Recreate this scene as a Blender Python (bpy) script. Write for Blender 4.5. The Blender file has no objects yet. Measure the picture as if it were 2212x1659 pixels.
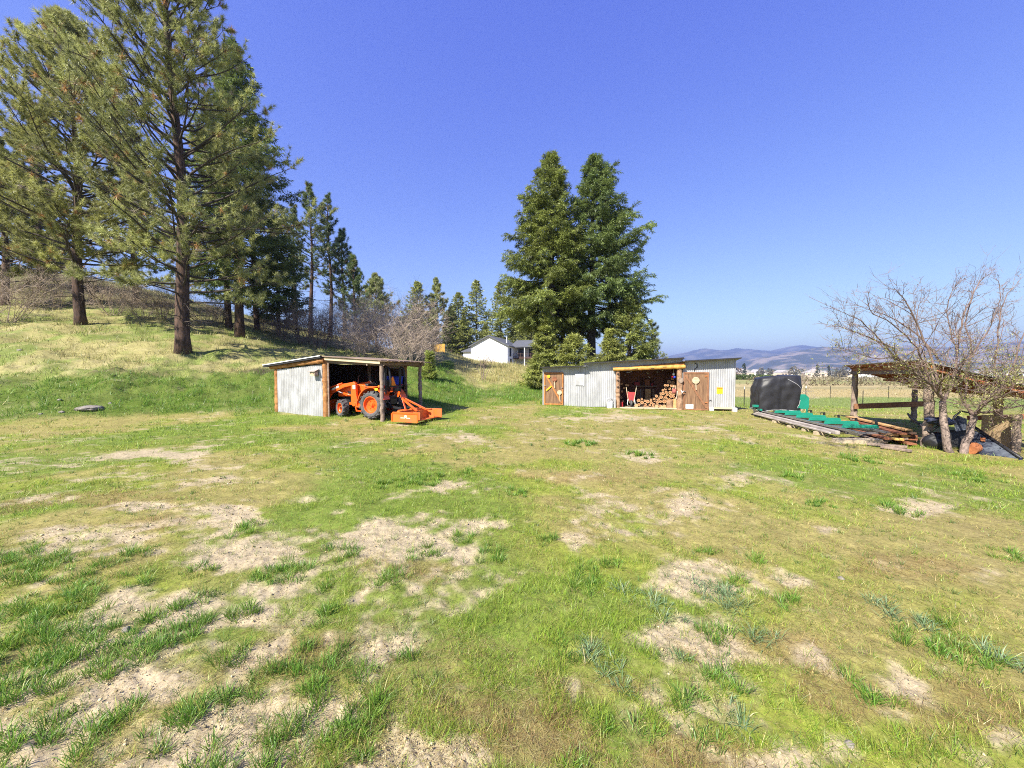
import bpy, bmesh, math, random
import numpy as np
from mathutils import Vector, Matrix

# ------------------------------------------------------------------ camera, sky, sun, exposure
scene = bpy.context.scene
COL = scene.collection
PITCH = math.radians(2.05)
CAMZ = 2.0
cam_data = bpy.data.cameras.new("camera")
cam_data.lens = 13.52
cam_data.sensor_width = 36.0
cam_data.clip_start = 0.05
cam_data.clip_end = 40000.0
cam = bpy.data.objects.new("camera", cam_data)
cam.location = (0.0, 0.0, CAMZ)
cam.rotation_euler = (math.radians(90) - PITCH, 0.0, 0.0)
COL.objects.link(cam)
scene.camera = cam

SUN_EL = math.radians(42.0)
SUN_H = Vector((0.62, 0.785)).normalized()            # horizontal direction the light travels
LIGHT_DIR = Vector((SUN_H.x * math.cos(SUN_EL), SUN_H.y * math.cos(SUN_EL), -math.sin(SUN_EL)))

world = bpy.data.worlds.new("World")
scene.world = world
world.use_nodes = True
wn = world.node_tree.nodes
wl = world.node_tree.links
bg = wn["Background"]
sky = wn.new("ShaderNodeTexSky")
sky.sky_type = 'NISHITA'
sky.sun_disc = False
sky.sun_elevation = SUN_EL
sky.sun_rotation = math.atan2(-SUN_H.x, -SUN_H.y)
sky.altitude = 600.0
sky.air_density = 1.0
sky.dust_density = 0.35
sky.ozone_density = 3.0
sep = wn.new("ShaderNodeSeparateColor"); comb = wn.new("ShaderNodeCombineColor")
wl.new(sky.outputs[0], sep.inputs[0])
for k, (pw, gain) in enumerate(((1.05, 0.60), (1.06, 0.555), (0.42, 1.95))):      # clear spring sky: deeper blue overhead, softer horizon
    pn = wn.new("ShaderNodeMath"); pn.operation = 'POWER'; pn.inputs[1].default_value = pw
    gn = wn.new("ShaderNodeMath"); gn.operation = 'MULTIPLY'; gn.inputs[1].default_value = gain
    wl.new(sep.outputs[k], pn.inputs[0]); wl.new(pn.outputs[0], gn.inputs[0]); wl.new(gn.outputs[0], comb.inputs[k])
wl.new(comb.outputs[0], bg.inputs[0])
bg.inputs[1].default_value = 0.10

sun_data = bpy.data.lights.new("sun", 'SUN')
sun_data.energy = 4.4
sun_data.angle = math.radians(0.53)
sun_data.color = (1.0, 0.94, 0.82)
sun = bpy.data.objects.new("sun", sun_data)
sun.rotation_euler = LIGHT_DIR.to_track_quat('-Z', 'Y').to_euler()
sun.location = (-40, -30, 50)
COL.objects.link(sun)

scene.view_settings.view_transform = 'Standard'
scene.view_settings.look = 'None'
scene.view_settings.exposure = 1.52
scene.view_settings.gamma = 1.0
scene.render.engine = 'CYCLES'
scene.cycles.max_bounces = 7
scene.cycles.diffuse_bounces = 3
scene.cycles.transparent_max_bounces = 8
scene.cycles.volume_bounces = 0
scene.cycles.filter_width = 1.05
scene.cycles.use_denoising = False
scene.cycles.sample_clamp_indirect = 4.0

# ------------------------------------------------------------------ small maths helpers
F = 831.0
def ray(px, py):
    dx = (px - 1106.0) / F
    dy = -(py - 829.5) / F
    c, s = math.cos(PITCH), math.sin(PITCH)
    return Vector((dx, c + dy * s, -s + dy * c))
def P(px, py, D):
    "world point seen at photo position (px, py) of a 2212 wide picture, D metres ahead"
    d = ray(px, py)
    k = D / d.y
    return Vector((d.x * k, D, CAMZ + d.z * k))
def G(px, py, z=0.0):
    "world point at height z seen at (px, py)"
    d = ray(px, py)
    k = (z - CAMZ) / d.z
    return Vector((d.x * k, d.y * k, z))

def _hash(ix, iy, seed):
    ix = ix.astype(np.int64).astype(np.uint64)
    iy = iy.astype(np.int64).astype(np.uint64)
    with np.errstate(over='ignore'):
        h = ix * np.uint64(374761393) + iy * np.uint64(668265263) + np.uint64(seed * 2246822519 + 97)
        h &= np.uint64(0xffffffff)
        h = (h ^ (h >> np.uint64(13))) * np.uint64(1274126177)
        h &= np.uint64(0xffffffff)
        h = (h ^ (h >> np.uint64(16))) * np.uint64(2654435761)
        h &= np.uint64(0xffffffff)
        h = h ^ (h >> np.uint64(15))
    return h.astype(np.float64) / 4294967295.0
def vnoise(x, y, seed=0):
    x = np.asarray(x, float); y = np.asarray(y, float)
    ix = np.floor(x); iy = np.floor(y)
    fx = x - ix; fy = y - iy
    fx = fx * fx * (3 - 2 * fx); fy = fy * fy * (3 - 2 * fy)
    a = _hash(ix, iy, seed); b = _hash(ix + 1, iy, seed)
    c = _hash(ix, iy + 1, seed); d = _hash(ix + 1, iy + 1, seed)
    return (a * (1 - fx) + b * fx) * (1 - fy) + (c * (1 - fx) + d * fx) * fy
def fbm(x, y, seed=0, octv=4):
    s = 0.0; a = 0.5; t = 0.0
    x = np.asarray(x, float); y = np.asarray(y, float)
    for i in range(octv):
        ca, sa = math.cos(0.7 * i + 0.3), math.sin(0.7 * i + 0.3)
        s = s + a * vnoise((x * ca - y * sa) * 2 ** i + 17.3 * i, (x * sa + y * ca) * 2 ** i - 9.1 * i, seed + i)
        t += a; a *= 0.5
    return s / t
def sstep(a, b, x):
    t = np.clip((np.asarray(x, float) - a) / (b - a), 0, 1)
    return t * t * (3 - 2 * t)

# ------------------------------------------------------------------ terrain
_cols = [
 (-1.60, [(13, 0), (17.5, 2.0), (24, 4.6), (32, 7.6), (60, 20), (110, 32), (300, 26), (9000, 0)]),
 (-1.33, [(13.5, 0), (18, 1.9), (24, 4.0), (32, 7.0), (60, 19), (110, 30), (300, 24), (9000, 0)]),
 (-1.08, [(14.5, 0), (18.5, 1.8), (25, 4.2), (30, 6.1), (60, 16.5), (110, 25), (300, 20), (9000, 0)]),
 (-0.846, [(16.0, 0), (19.8, 1.7), (23, 3.25), (32, 5.5), (45, 10.0), (60, 13.5), (110, 20), (300, 16), (9000, 0)]),
 (-0.705, [(16.4, 0.1), (19.8, 1.55), (24, 3.0), (31, 4.65), (45, 8.0), (60, 10.5), (110, 14), (300, 12), (9000, 0)]),
 (-0.55, [(15.2, 0), (17.5, 0.3), (20.5, 1.5), (26, 3.0), (34, 3.9), (60, 9.0), (110, 11.5), (300, 9), (9000, 0)]),
 (-0.31, [(15.0, 0), (17.5, 0.35), (21, 1.1), (30, 3.0), (45, 4.2), (60, 5.0), (110, 6), (300, 5), (9000, 0)]),
 (-0.176, [(15.5, 0), (19.5, 0.25), (24, 0.9), (30, 1.75), (45, 4.0), (55, 4.8), (80, 5.0), (110, 5.5), (300, 5), (9000, 0)]),
 (-0.08, [(20, 0), (25, 0.3), (30, 0.85), (42, 2.1), (60, 3.0), (80, 3.5), (110, 4), (300, 4), (9000, 0)]),
 (0.05, [(19, 0.05), (26, 0.55), (36, 1.85), (50, 2.25), (80, 2.4), (110, 2.5), (300, 2), (9000, 0)]),
 (0.14, [(18.5, 0.08), (23, 0.2), (32, 0.9), (50, 1.1), (80, 0.8), (200, -1), (600, -8), (2500, 8), (9000, 30)]),
 (0.40, [(18, 0.1), (23, 0.0), (35, -0.4), (90, -1.5), (205, -3), (600, -8), (2500, 8), (9000, 30)]),
 (0.585, [(18, 0.1), (22, -0.1), (35, -0.5), (90, -1.5), (205, -3), (600, -8), (2500, 8), (9000, 30)]),
 (1.33, [(9.5, 0.0), (13, -0.05), (20, -0.2), (35, -0.6), (90, -1.7), (205, -3), (600, -8), (2500, 8), (9000, 30)]),
]
_azs = np.radians(np.linspace(-180, 180, 1441))
_lr = np.linspace(math.log(0.2), math.log(12000), 900)
_tab = np.zeros((len(_cols), len(_lr)))
for _i, (_t, _k) in enumerate(_cols):
    _s = math.sqrt(1 + _t * _t)
    _r = [0.1, _k[0][0] * _s * 0.8] + [k[0] * _s for k in _k]
    _z = [0.0, 0.0] + [k[1] for k in _k]
    _v = np.interp(np.exp(_lr), _r, _z)
    ker = np.exp(-0.5 * (np.arange(-12, 13) / 5.0) ** 2); ker /= ker.sum()
    _tab[_i] = np.convolve(np.pad(_v, 12, mode='edge'), ker, mode='valid')
_ca = np.array([math.atan(c[0]) for c in _cols])
_full = np.zeros((len(_azs), len(_lr)))
for _j in range(len(_lr)):
    _full[:, _j] = np.interp(_azs, _ca, _tab[:, _j])
_ker = np.exp(-0.5 * (np.arange(-24, 25) / 9.0) ** 2); _ker /= _ker.sum()
for _j in range(len(_lr)):
    _full[:, _j] = np.convolve(np.pad(_full[:, _j], 24, mode='edge'), _ker, mode='valid')
_fade = 1 - sstep(math.radians(80), math.radians(150), np.abs(_azs))
_full *= _fade[:, None]
def base_z(x, y):
    x = np.asarray(x, float); y = np.asarray(y, float)
    r = np.sqrt(x * x + y * y) + 1e-6
    az = np.arctan2(x, y)
    fi = (az - _azs[0]) / (_azs[1] - _azs[0])
    fj = (np.log(r) - _lr[0]) / (_lr[1] - _lr[0])
    fi = np.clip(fi, 0, len(_azs) - 1.001); fj = np.clip(fj, 0, len(_lr) - 1.001)
    i = fi.astype(int); j = fj.astype(int); u = fi - i; v = fj - j
    return ((_full[i, j] * (1 - u) + _full[i + 1, j] * u) * (1 - v)
            + (_full[i, j + 1] * (1 - u) + _full[i + 1, j + 1] * u) * v)

# bare patches: picture position, half width, half height (of the 2212 wide picture), strength
_dirt_px = [(860, 1160, 190, 48, 1), (520, 1200, 130, 30, .95), (420, 1320, 200, 50, 1), (800, 1360, 140, 60, 1),
 (330, 1470, 190, 50, 1), (470, 1580, 150, 80, 1), (720, 1540, 110, 60, .9), (1440, 1250, 110, 34, .78), (1000, 1140, 70, 25, .9),
 (1600, 1270, 80, 18, .65), (1760, 1620, 100, 50, .72), (1480, 1370, 110, 32, .6), (510, 1110, 50, 16, .9), (1610, 1035, 80, 14, .8),
 (1480, 1095, 40, 22, .8), (1960, 1100, 100, 12, .85), (1800, 1140, 50, 15, .85), (970, 1050, 60, 14, .85), (1400, 985, 30, 15, .85),
 (340, 1095, 110, 9, .6), (130, 1150, 120, 18, .6), (240, 985, 220, 10, .45), (1240, 1490, 40, 50, .85), (1000, 1190, 70, 30, .9),
 (250, 1290, 70, 22, .9), (100, 1000, 120, 8, .4), (620, 1270, 120, 25, .9), (1000, 1620, 160, 50, .6), (1560, 1410, 90, 40, .7),
 (1100, 1480, 60, 40, .7), (1960, 1470, 80, 24, .45), (2150, 1620, 50, 40, .6), (1750, 1420, 60, 30, .6), (1300, 905, 90, 5, .6), (1520, 925, 60, 8, .7),
 (1830, 950, 70, 6, .7), (900, 1290, 80, 30, .7), (320, 1410, 420, 150, .62), (520, 1570, 330, 110, .68), (820, 1270, 280, 130, .62),  (90, 1620, 60, 30, .6)]
_dirt = []
for px, py, rx, ry, s in _dirt_px:
    c = G(px, py); d1 = G(px, py + ry); d0 = G(px, max(py - ry, 815))
    _dirt.append((c.x, c.y, rx / F * c.y, (d0.y - d1.y) / 2, s, c.x / max(c.y, 1e-3)))
def dirt_mask(x, y):
    x = np.asarray(x, float); y = np.asarray(y, float)
    m = np.zeros_like(x)
    for cx, cy, rx, ry, s, sk in _dirt:
        dx = (x - cx - sk * (y - cy)) / rx; dy = (y - cy) / ry
        m = np.maximum(m, s * np.exp(-0.85 * (dx * dx + dy * dy)))
    n = fbm(x * 1.9, y * 1.9, 11, 4); n2 = fbm(x * 0.45 + 5, y * 0.45, 23, 4)
    n3 = fbm(x * 7, y * 7, 27, 3)
    v = m * 0.78 + (n - 0.5) * 1.15 + (n2 - 0.5) * 0.7 + (n3 - 0.5) * 0.85
    r = np.sqrt(x * x + y * y)
    return sstep(0.12, 0.58, v) * (1 - 0.75 * sstep(14, 24, r))
_brown = [G(px, py).to_tuple() + (rx / F * G(px, py).y, ry / F * G(px, py).y * G(px, py).y / 2.0) for px, py, rx, ry in
          ((1080, 1590, 260, 70), (1380, 1480, 160, 60), (1650, 1400, 160, 40), (2080, 1520, 150, 60), (1000, 1540, 160, 50), (1500, 1640, 200, 40), (120, 1080, 240, 20), (330, 1130, 120, 14), (900, 1240, 140, 30), (1800, 1500, 140, 40), (700, 1400, 120, 40), (1250, 1030, 200, 14), (1950, 1230, 160, 20))]
def brown_mask(x, y):
    x = np.asarray(x, float); y = np.asarray(y, float); m = np.zeros_like(x)
    for cx, cy, cz, rx, ry in _brown: m = np.maximum(m, np.exp(-.7 * (((x - cx) / rx) ** 2 + ((y - cy) / max(ry, .15)) ** 2)))
    return sstep(.25, .7, m * .75 + (fbm(x * 2.4, y * 2.4, 15, 4) - .5) * 1.2)
def gz(x, y):
    x = np.asarray(x, float); y = np.asarray(y, float)
    r = np.sqrt(x * x + y * y)
    z = base_z(x, y)
    k = 1 - sstep(9, 22, r)
    hill = sstep(0.15, 1.2, z)
    z = z + (fbm(x * 1.3, y * 1.3, 3, 4) - 0.5) * 0.07 * (1 - hill * 0.3)
    z = z + hill * (fbm(x * 0.5, y * 0.5, 31, 4) - 0.5) * 0.75 + hill * (fbm(x * 2.2, y * 2.2, 33, 3) - 0.5) * (0.22 + .22 * (1 - sstep(2.0, 3.2, z)))
    z = z + k * (fbm(x * 9, y * 9, 5, 3) - 0.5) * 0.035
    return z
def gz1(x, y):
    return float(gz(np.array([x]), np.array([y]))[0])

# ------------------------------------------------------------------ mesh helpers
class MB:
    def __init__(s):
        s.v = []; s.f = []
    def add(s, vs, fs, m=None):
        o = len(s.v)
        if m is None:
            s.v += [tuple(p) for p in vs]
        else:
            s.v += [tuple(m @ Vector(p)) for p in vs]
        s.f += [tuple(i + o for i in f) for f in fs]
        return s
    def box(s, c, d, m=None, rz=0.0, rx=0.0, ry=0.0):
        x, y, z = d[0] / 2, d[1] / 2, d[2] / 2
        vs = [(-x, -y, -z), (x, -y, -z), (x, y, -z), (-x, y, -z), (-x, -y, z), (x, -y, z), (x, y, z), (-x, y, z)]
        M = Matrix.Translation(c)
        if rz or rx or ry:
            M = M @ Matrix.Rotation(rz, 4, 'Z') @ Matrix.Rotation(ry, 4, 'Y') @ Matrix.Rotation(rx, 4, 'X')
        if m is not None: M = m @ M
        return s.add(vs, [(0, 3, 2, 1), (4, 5, 6, 7), (0, 1, 5, 4), (1, 2, 6, 5), (2, 3, 7, 6), (3, 0, 4, 7)], M)
    def beam(s, a, b, w, h, up=(0, 0, 1)):
        a = Vector(a); b = Vector(b); d = b - a; L = d.length; d.normalize()
        u = Vector(up)
        if abs(d.dot(u)) > 0.98: u = Vector((0, 1, 0))
        side = d.cross(u).normalized(); u = side.cross(d).normalized()
        M = Matrix((( d.x, side.x, u.x, 0), (d.y, side.y, u.y, 0), (d.z, side.z, u.z, 0), (0, 0, 0, 1)))
        return s.box((0, 0, 0), (L, w, h), Matrix.Translation((a + b) / 2) @ M)
    def tube(s, pts, rad, n=8, cap=True):
        pts = [Vector(p) for p in pts]
        if not hasattr(rad, '__len__'): rad = [rad] * len(pts)
        o = len(s.v); prev = None
        for i, p in enumerate(pts):
            t = (pts[min(i + 1, len(pts) - 1)] - pts[max(i - 1, 0)])
            if t.length < 1e-9: t = Vector((0, 0, 1))
            t.normalize()
            if prev is None:
                a = Vector((0, 0, 1)) if abs(t.z) < 0.9 else Vector((1, 0, 0))
            else: a = prev
            b = t.cross(a)
            if b.length < 1e-6: b = t.cross(Vector((0.3, 0.9, 0.1)))
            b.normalize(); a = b.cross(t).normalized(); prev = a
            for k in range(n):
                an = 2 * math.pi * k / n
                q = p + (a * math.cos(an) + b * math.sin(an)) * rad[i]
                s.v.append(tuple(q))
        for i in range(len(pts) - 1):
            for k in range(n):
                k2 = (k + 1) % n
                s.f.append((o + i * n + k, o + i * n + k2, o + (i + 1) * n + k2, o + (i + 1) * n + k))
        if cap:
            s.f.append(tuple(o + k for k in reversed(range(n))))
            e = o + (len(pts) - 1) * n
            s.f.append(tuple(e + k for k in range(n)))
        return s
    def lathe(s, prof, n=24, m=None, closed=False):
        "profile of (radius, height) turned round local Z"
        o = len(s.v); k = len(prof); vs = []
        for i in range(n):
            a = 2 * math.pi * i / n
            for r, h in prof: vs.append((r * math.cos(a), r * math.sin(a), h))
        fs = []
        for i in range(n):
            j = (i + 1) % n
            for q in range(k - 1 if not closed else k):
                q2 = (q + 1) % k
                fs.append((i * k + q, j * k + q, j * k + q2, i * k + q2))
        return s.add(vs, fs, m)
    def prism(s, poly, y0, y1, m=None):
        "polygon in local XZ, extruded along Y"
        n = len(poly)
        vs = [(p[0], y0, p[1]) for p in poly] + [(p[0], y1, p[1]) for p in poly]
        ar = sum(poly[i][0] * poly[(i + 1) % n][1] - poly[(i + 1) % n][0] * poly[i][1] for i in range(n))
        fs = [tuple(range(n)), tuple(range(2 * n - 1, n - 1, -1))] + [(i, i + n, (i + 1) % n + n, (i + 1) % n) for i in range(n)]
        if (ar < 0) != (y1 < y0): fs = [tuple(reversed(f)) for f in fs]
        return s.add(vs, fs, m)
    def build(s, name, mat, parent=None, bevel=0.0, smooth=False, seg=2):
        me = bpy.data.meshes.new(name)
        me.from_pydata(s.v, [], s.f)
        me.update()
        if mat is not None: me.materials.append(mat)
        if smooth:
            me.polygons.foreach_set('use_smooth', [True] * len(me.polygons))
        o = bpy.data.objects.new(name, me)
        COL.objects.link(o)
        if parent is not None: o.parent = parent
        if bevel > 0:
            bv = o.modifiers.new('bevel', 'BEVEL'); bv.width = bevel; bv.segments = seg
            bv.limit_method = 'ANGLE'; bv.angle_limit = math.radians(40)
        return o

def big_mesh(name, verts, faces3, mat, cols=None, parent=None, smooth=False):
    "fast mesh of triangles or quads from numpy arrays"
    me = bpy.data.meshes.new(name)
    verts = np.ascontiguousarray(verts, dtype=np.float32); k = faces3.shape[1]
    faces3 = np.ascontiguousarray(faces3, dtype=np.int32)
    me.vertices.add(len(verts)); me.vertices.foreach_set('co', verts.ravel())
    me.loops.add(faces3.size); me.loops.foreach_set('vertex_index', faces3.ravel())
    me.polygons.add(len(faces3))
    me.polygons.foreach_set('loop_start', np.arange(0, faces3.size, k, dtype=np.int32))
    if smooth: me.polygons.foreach_set('use_smooth', np.ones(len(faces3), dtype=bool))
    me.update(calc_edges=True)
    if cols is not None:
        at = me.attributes.new('col', 'FLOAT_COLOR', 'POINT')
        c4 = np.ones((len(verts), 4), dtype=np.float32); c4[:, :3] = cols
        at.data.foreach_set('color', c4.ravel())
    if mat is not None: me.materials.append(mat)
    o = bpy.data.objects.new(name, me); COL.objects.link(o)
    if parent is not None: o.parent = parent
    return o

def tag(o, label=None, cat=None, group=None, kind=None):
    if label: o['label'] = label
    if cat: o['category'] = cat
    if group: o['group'] = group
    if kind: o['kind'] = kind
    return o
def thing(name, label, cat, loc=(0, 0, 0), rz=0.0, group=None):
    o = bpy.data.objects.new(name, None); COL.objects.link(o)
    o.empty_display_size = 0.2
    o.location = loc; o.rotation_euler = (0, 0, rz)
    return tag(o, label, cat, group)
def dup(root, loc=None, rz=None, label=None, scale=None, group=None):
    c = root.copy(); COL.objects.link(c)
    if loc is not None: c.location = loc
    if rz is not None: c.rotation_euler = (0, 0, rz)
    if scale is not None: c.scale = scale if hasattr(scale, '__len__') else (scale,) * 3
    if label: c['label'] = label
    if group: c['group'] = group
    for ch in list(root.children):
        d = ch.copy(); COL.objects.link(d); d.parent = c
        for g in list(ch.children):
            e = g.copy(); COL.objects.link(e); e.parent = d
    return c

# ------------------------------------------------------------------ materials
def pmat(name, col, col2=None, scale=8.0, rough=0.8, metal=0.0, bump=0.0, bscale=None, stretch=(1, 1, 1), detail=6.0, spec=0.3, lo=0.35, hi=0.65, coat=0.0):
    m = bpy.data.materials.new(name); m.use_nodes = True
    n = m.node_tree.nodes; l = m.node_tree.links; b = n['Principled BSDF']
    b.inputs['Roughness'].default_value = rough
    b.inputs['Metallic'].default_value = metal
    b.inputs['Specular IOR Level'].default_value = spec
    b.inputs['Coat Weight'].default_value = coat
    tc = n.new('ShaderNodeTexCoord'); mp = n.new('ShaderNodeMapping')
    mp.inputs['Scale'].default_value = stretch
    l.new(tc.outputs['Object'], mp.inputs['Vector'])
    no = n.new('ShaderNodeTexNoise'); no.inputs['Scale'].default_value = scale; no.inputs['Detail'].default_value = detail
    no.inputs['Roughness'].default_value = 0.65
    l.new(mp.outputs[0], no.inputs['Vector'])
    if col2 is None: col2 = tuple(c * 0.75 for c in col)
    rp = n.new('ShaderNodeValToRGB')
    rp.color_ramp.elements[0].position = lo; rp.color_ramp.elements[1].position = hi
    rp.color_ramp.elements[0].color = (*col2, 1); rp.color_ramp.elements[1].color = (*col, 1)
    l.new(no.outputs['Fac'], rp.inputs[0]); l.new(rp.outputs[0], b.inputs['Base Color'])
    if bump > 0:
        no2 = n.new('ShaderNodeTexNoise'); no2.inputs['Scale'].default_value = bscale or scale * 3; no2.inputs['Detail'].default_value = 5
        l.new(mp.outputs[0], no2.inputs['Vector'])
        bp = n.new('ShaderNodeBump'); bp.inputs['Strength'].default_value = bump; bp.inputs['Distance'].default_value = 0.02
        l.new(no2.outputs['Fac'], bp.inputs['Height']); l.new(bp.outputs[0], b.inputs['Normal'])
    return m
def leafmat(name, trans=0.3, gain=1.0):
    m = bpy.data.materials.new(name); m.use_nodes = True
    n = m.node_tree.nodes; l = m.node_tree.links; n.remove(n['Principled BSDF'])
    at = n.new('ShaderNodeAttribute'); at.attribute_name = 'col'
    d = n.new('ShaderNodeBsdfDiffuse'); t = n.new('ShaderNodeBsdfTranslucent'); mx = n.new('ShaderNodeMixShader')
    mx.inputs[0].default_value = trans
    g = n.new('ShaderNodeBsdfGlossy'); g.inputs['Roughness'].default_value = 0.45; g.inputs['Color'].default_value = (1, 1, 1, 1)
    mg = n.new('ShaderNodeMixShader'); mg.inputs[0].default_value = 0.03
    l.new(at.outputs['Color'], d.inputs['Color']); l.new(at.outputs['Color'], t.inputs['Color'])
    l.new(d.outputs[0], mx.inputs[1]); l.new(t.outputs[0], mx.inputs[2])
    l.new(mx.outputs[0], mg.inputs[1]); l.new(g.outputs[0], mg.inputs[2])
    l.new(mg.outputs[0], n['Material Output'].inputs['Surface'])
    return m
M = {}
M['grass'] = leafmat('grass_blades', 0.38)
M['needles'] = leafmat('conifer_needles', 0.34)
M['buds'] = leafmat('buds', 0.35)
M['bark_pine'] = pmat('pine_bark', (.13, .08, .058), (.022, .017, .015), 5, .95, bump=1.0, bscale=10, stretch=(1.6, 1.6, .35))
M['bark_dark'] = pmat('fir_bark', (.11, .085, .07), (.03, .025, .022), 9, .95, bump=.8, stretch=(1.5, 1.5, .4))
M['branch'] = pmat('dead_branch', (.09, .07, .055), (.035, .03, .026), 6, .95)
M['bark_fruit'] = pmat('fruit_bark', (.34, .26, .22), (.11, .08, .07), 16, .9, bump=.7, stretch=(1, 1, .6))
M['twig'] = pmat('twig', (.21, .145, .12), (.11, .08, .07), 5, .9)
M['brush'] = pmat('brush_twig', (.46, .37, .29), (.27, .21, .165), 3, .95)
M['brush_grey'] = pmat('brush_grey', (.28, .21, .17), (.15, .115, .10), 3, .95)
M['tin'] = pmat('galvanised_tin', (.46, .46, .465), (.31, .31, .315), 2.6, .50, metal=.25, bump=.05, stretch=(1, 1, .35), spec=.4)
M['tin_old'] = pmat('old_tin', (.46, .46, .465), (.29, .285, .28), 3.5, .55, metal=.2, bump=.12, stretch=(1, 1, .5), spec=.4)
M['tin_roof'] = pmat('tin_roof', (.36, .36, .37), (.20, .20, .21), 3, .5, metal=.4)
M['tar'] = pmat('roof_felt', (.030, .030, .034), (.015, .015, .018), 6, .85)
M['log_orange'] = pmat('peeled_log', (.44, .21, .07), (.22, .095, .035), 4, .75, bump=.35, stretch=(1.2, 1.2, 1.2))
M['log_yellow'] = pmat('varnished_log', (.60, .33, .08), (.36, .17, .04), 5, .6, bump=.25)
M['log_grey'] = pmat('weathered_post', (.33, .25, .19), (.15, .11, .09), 6, .9, bump=.5, stretch=(1.5, 1.5, .5))
M['log_brown'] = pmat('rough_log', (.40, .25, .15), (.16, .09, .055), 6, .9, bump=.6)
M['board_old'] = pmat('weathered_board', (.30, .22, .165), (.14, .10, .08), 5, .9, bump=.25, stretch=(.25, 2, 2))
M['board_brown'] = pmat('brown_board', (.25, .145, .08), (.125, .068, .04), 6, .85, bump=.25, stretch=(3, 3, .35))
M['board_trim'] = pmat('orange_trim', (.46, .20, .055), (.27, .10, .03), 7, .7, stretch=(2, 2, .6))
M['board_trim_dk'] = pmat('brown_trim', (.30, .145, .075), (.16, .075, .04), 7, .75, stretch=(2, 2, .6))
M['board_new'] = pmat('fresh_board', (.58, .36, .16), (.40, .21, .08), 5, .8, bump=.15, stretch=(.4, 3, 3))
M['board_red'] = pmat('red_brown_board', (.30, .12, .06), (.15, .055, .03), 5, .85, stretch=(.4, 3, 3))
M['board_yellow'] = pmat('yellow_board', (.62, .40, .13), (.45, .25, .07), 5, .8, stretch=(.4, 3, 3))
M['board_pale'] = pmat('pale_beam', (.52, .43, .30), (.36, .28, .18), 5, .85, bump=.2, stretch=(.5, 3, 3))
M['board_bay'] = pmat('red_brown_bay_boards', (.26, .11, .07), (.10, .045, .03), 4, .95)
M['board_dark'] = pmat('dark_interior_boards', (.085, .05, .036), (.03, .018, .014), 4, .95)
M['rafter_red'] = pmat('red_rafters', (.46, .17, .085), (.24, .085, .045), 6, .85, stretch=(2, .5, 1))
M['cut'] = pmat('cut_wood', (.54, .33, .17), (.36, .20, .095), 14, .85)
M['cut_core'] = pmat('cut_wood_core', (.34, .16, .07), (.20, .085, .04), 18, .85)
M['timber_grey'] = pmat('silvered_timber', (.46, .41, .37), (.25, .21, .19), 6, .9, bump=.3, stretch=(2, .3, 2))
M['log_bark'] = pmat('firewood_bark', (.075, .05, .038), (.028, .02, .016), 9, .95, bump=.5)
M['orange'] = pmat('orange_paint', (.80, .110, .010), (.52, .085, .018), 2.5, .36, spec=.5, coat=.25, lo=.22, hi=.5)
M['orange_dirty'] = pmat('orange_implement', (.80, .15, .015), (.46, .13, .04), 4, .5, spec=.5, coat=.1)
M['black'] = pmat('black_plastic', (.022, .022, .024), (.013, .013, .015), 5, .5, spec=.4)
M['black_metal'] = pmat('black_steel', (.03, .03, .034), (.018, .018, .021), 6, .45, metal=.2)
M['tyre'] = pmat('tyre_rubber', (.125, .12, .12), (.055, .053, .053), 5, .85, bump=.15)
M['seat'] = pmat('black_vinyl', (.028, .028, .03), (.018, .018, .02), 7, .6)
M['red_lens'] = pmat('red_lens', (.45, .02, .015), None, 5, .25)
M['amber'] = pmat('reflective_orange', (.95, .27, .01), (.90, .23, .01), 4, .4)
M['steel'] = pmat('steel', (.42, .42, .43), (.28, .28, .29), 8, .38, metal=.8)
M['white'] = pmat('white_paint', (.78, .78, .77), (.70, .70, .69), 3, .7)
M['decal'] = pmat('white_decal', (.86, .80, .66), (.82, .74, .58), 4, .6)
M['yellow'] = pmat('yellow_paint', (.85, .60, .02), (.75, .50, .02), 6, .55)
M['sign_orange'] = pmat('sign_orange', (.85, .33, .02), (.80, .29, .02), 6, .5)
M['ink'] = pmat('sign_ink', (.10, .045, .01), None, 6, .7)
M['red'] = pmat('red_paint', (.30, .010, .014), (.20, .008, .010), 5, .5)
M['blue'] = pmat('blue_plastic', (.02, .06, .55), (.015, .04, .40), 5, .45)
M['green_mill'] = pmat('green_enamel', (.012, .23, .16), (.009, .18, .12), 3, .40, spec=.5)
M['navy'] = pmat('navy_paint', (.025, .035, .085), (.012, .016, .035), 5, .55, bump=.1)
M['navy_rust'] = pmat('scuffed_navy_steel', (.10, .115, .14), (.022, .026, .045), 3.2, .6, lo=.42, hi=.60)
M['rust'] = pmat('rust', (.42, .16, .06), (.22, .075, .03), 8, .9)
M['tarp'] = pmat('black_tarp', (.028, .028, .032), (.017, .017, .020), 3, .45, bump=.6, bscale=5)
M['tarp_edge'] = pmat('tarp_hem', (.42, .42, .43), (.30, .30, .31), 6, .6)
M['osb'] = pmat('strand_board', (.58, .43, .26), (.42, .28, .15), 22, .85)
M['concrete'] = pmat('concrete', (.56, .54, .51), (.42, .40, .38), 9, .9, bump=.3)
M['rock'] = pmat('rock', (.27, .24, .21), (.12, .105, .09), 6, .9, bump=.8)
M['glass'] = pmat('window_glass', (.03, .04, .055), None, 3, .08, spec=.8)
M['shingle'] = pmat('dark_shingle', (.105, .11, .125), (.075, .08, .095), 3, .85)
M['siding'] = pmat('white_siding', (.74, .75, .77), (.70, .71, .73), 1.2, .7)
M['deck'] = pmat('dark_deck', (.10, .06, .045), (.06, .035, .03), 5, .8)
M['plywood'] = pmat('yellow_plywood', (.62, .36, .07), (.52, .28, .05), 2, .8)
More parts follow.
